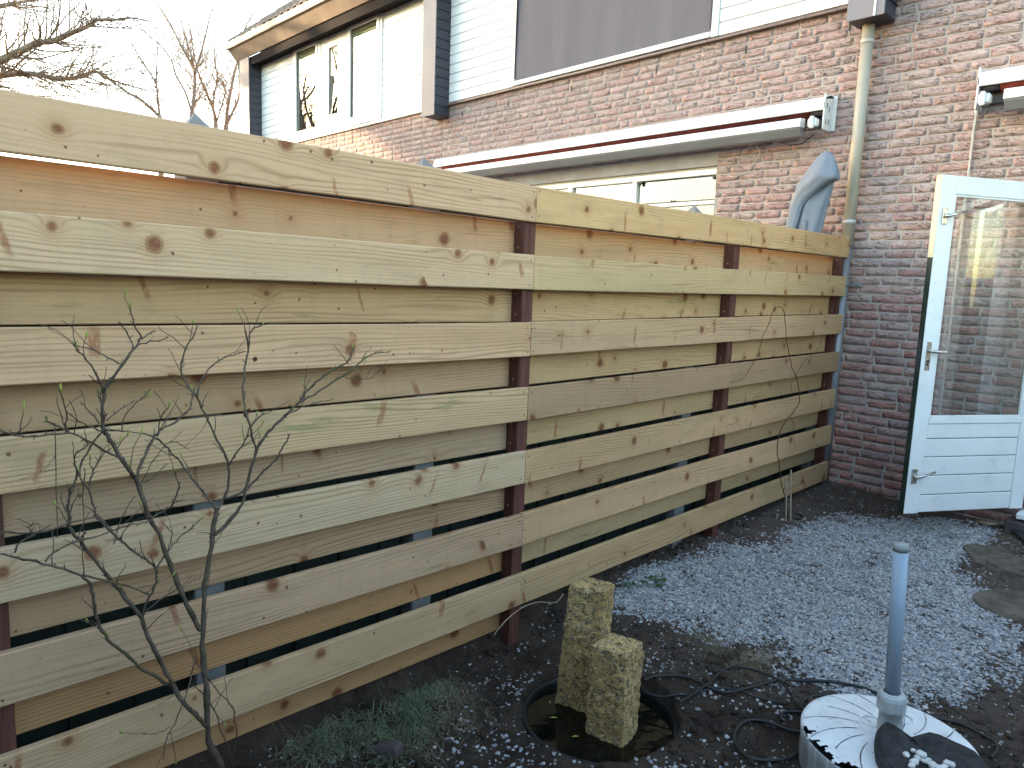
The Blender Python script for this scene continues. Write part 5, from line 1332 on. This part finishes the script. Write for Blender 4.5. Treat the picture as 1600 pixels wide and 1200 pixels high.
LA_ = [(tr([(-300, 210), (-150, 165), (-60, 128), (0, 95), (38, 77), (60, 66), (80, 65), (115, 50), (135, 42), (152, 31), (178, 31), (205, 28), (235, 33)], DA_, -1.0), .16, .015),
      (tr([(-300, 215), (-150, 150), (-60, 125), (0, 118), (45, 115), (85, 122), (105, 123), (125, 120), (150, 112), (165, 122), (190, 130), (225, 140), (245, 143)], DA_, 1.0), .13, .014),
      (tr([(-300, 180), (-150, 70), (-60, 25), (0, 10), (18, 6), (45, 1), (75, -6)], DA_), .14, .02), (tr([(15, 8), (40, 12), (65, 11), (82, 17)], DA_), .025, .008),
      (tr([(17, 92), (48, 93), (62, 107), (85, 117), (100, 122)], DA_-.6), .022, .012), (tr([(94, 103), (120, 106), (150, 112), (180, 110), (205, 107)], DA_), .02, .008),
      (tr([(-200, 180), (-60, 140), (0, 136), (16, 137), (34, 142)], DA_), .07, .012), (tr([(34, 150), (85, 150), (110, 150), (130, 157), (158, 163)], DA_), .03, .008)]
bare_tree('big bare tree at left reaching thick limbs across the sky', LA_, [(np.array([rootA, rootA*.5+forkA*.5+np.array([.1, .1, 0]), forkA, forkA+np.array([.1, .3, .8])]), .34, .2)], 3, 3, 1.1,
    [(forkA, (-.2, -.3, 1), 4.2, .15, 4), (forkA, (.3, .1, 1), 4.0, .12, 3), (forkA, (.6, -.3, 1), 3.8, .12, 4)])
DB = 17.0; k_ = lambda x, y_: at(x, y_, DB)
def rootpt(x, D): q = at(x, 420, D); q[2] = -.4; return q
bare_tree('slender bare tree left of the concrete post tip', [(tr([(300, 178), (303, 150), (304, 115), (296, 95), (285, 75), (270, 45), (258, 25), (245, 5), (240, -12)], DB, .5), .075, .012), (tr([(304, 115), (312, 90), (320, 60), (330, 20), (345, -5)], DB, -.5), .05, .012), (tr([(304, 115), (300, 90), (290, 60), (283, 30), (276, 0)], DB, .8), .045, .012), (tr([(300, 178), (290, 145), (275, 118), (268, 95), (250, 70), (235, 58), (220, 45)], DB, .4), .05, .014)],
    [(np.array([rootpt(296, DB), k_(298, 300), k_(300, 176)]), .13, .078)], 5, 3, 1.0)
bare_tree('bare multi-stemmed tree right of the concrete post tip', [(tr([(337, 195), (333, 170), (322, 145), (312, 120), (304, 90), (297, 45), (285, 8)], DB+1, .5), .07, .012), (tr([(333, 170), (335, 145), (340, 122), (335, 90), (338, 50)], DB+1), .045, .01), (tr([(337, 195), (348, 160), (352, 140), (343, 120), (330, 95)], DB+1), .04, .01)],
    [(np.array([rootpt(336, DB+1), at(336, 300, DB+1), at(337, 193, DB+1)]), .12, .075)], 6, 3, 1.0)
bare_tree('bare tree rising beside the far left house', [(tr([(353, 198), (356, 165), (361, 140), (366, 115), (372, 92), (376, 62), (385, 40), (395, 20), (400, -5)], DB+2, 1.5), .085, .015), (tr([(353, 198), (365, 172), (374, 150), (374, 125), (368, 112)], DB+2, .5), .06, .015), (tr([(378, 62), (374, 45), (362, 25)], DB+2), .03, .008)],
    [(np.array([rootpt(352, DB+2), at(352, 300, DB+2), at(353, 196, DB+2)]), .14, .088)], 8, 3, 1.0)
bare_tree('low bare tree with thin stems just above the fence at left', [(tr([(250, 184), (235, 168), (215, 152), (200, 145), (180, 130), (165, 118), (150, 105)], DB-2), .055, .012), (tr([(250, 184), (247, 160), (244, 132), (228, 105), (212, 80), (203, 58)], DB-2), .05, .01), (tr([(244, 132), (245, 100), (246, 70), (240, 40)], DB-2), .03, .008)],
    [(np.array([rootpt(252, DB-2), at(252, 300, DB-2), at(250, 182, DB-2)]), .10, .058)], 9, 3, .9)

# ------------------------------------------------------------------ unseen house row added beyond the left edge to shade the garden
fh = thing('brick_house', 'unseen brick house row added beyond the left picture edge to block the sun', 'house', (-31, -12, -.4))
e0 = np.array([-1.77-.94*30, 4.9-.34*30]); tdir = np.array([.34, -.94]); ndir = np.array([-.94, -.34])
def fhp(s, dpt, z): q = e0+tdir*s+ndir*dpt; return (q[0], q[1], z)
Ls = 11
V = [fhp(0, 0, -.4), fhp(Ls, 0, -.4), fhp(Ls, 8, -.4), fhp(0, 8, -.4), fhp(0, 0, 5.6), fhp(Ls, 0, 5.6), fhp(Ls, 8, 5.6), fhp(0, 8, 5.6), fhp(0, 4, 8.5), fhp(Ls, 4, 8.5)]
MB().add(V, [(0, 1, 5, 4), (1, 2, 6, 9, 5), (2, 3, 7, 6), (3, 0, 4, 8, 7)]).obj('wall', MAT['farbrick'], fh)
V = [fhp(-.1, -.3, 5.5), fhp(Ls+.1, -.3, 5.5), fhp(Ls+.1, 4, 8.62), fhp(-.1, 4, 8.62), fhp(-.1, 8.3, 5.5), fhp(Ls+.1, 8.3, 5.5)]
MB().add(V, [(0, 1, 2, 3), (3, 2, 5, 4)]).obj('roof', MAT['tile'], fh)
wm = MB()
for s in np.arange(1.2, Ls-2, 3.2):
    for z in (.6, 3.4): wm.add([fhp(s, -.02, z), fhp(s+1.6, -.02, z), fhp(s+1.6, -.02, z+1.4), fhp(s, -.02, z+1.4)], [(0, 1, 2, 3)])
wm.obj('window', MAT['dark'], fh)

# ------------------------------------------------------------------ unseen fence and shed added around the camera to darken the lower boards
of = thing('unseen_shade_fence', 'unseen dark board fence added on the far side of the garden to cut skylight', 'fence', (5.2, 0, -.4))
for y in np.arange(-5.4, 3.4, .152): MB().box(5.2, 5.222, y, y+.146, -.45, 1.62, .003).obj('plank', MAT['dark'], of)
shed = thing('unseen_shade_shed', 'unseen dark wooden shed added behind the camera to darken the lower fence boards', 'shed', (3.2, -5, -.4))
for z in np.arange(-.4, 1.95, .145): MB().box(.1, 5.0, -3.62, -3.6, z, z+.142, .003).obj('plank', MAT['dark'], shed)
MB().box(.12, 4.98, -6.0, -3.63, -.45, 1.95).obj('body', MAT['dark'], shed)
MB().prism([(-3.45, 1.96), (-3.45, 2.02), (-6.2, 2.32), (-6.2, 2.26)], -.05, 5.15).obj('roof', MAT['black'], shed)
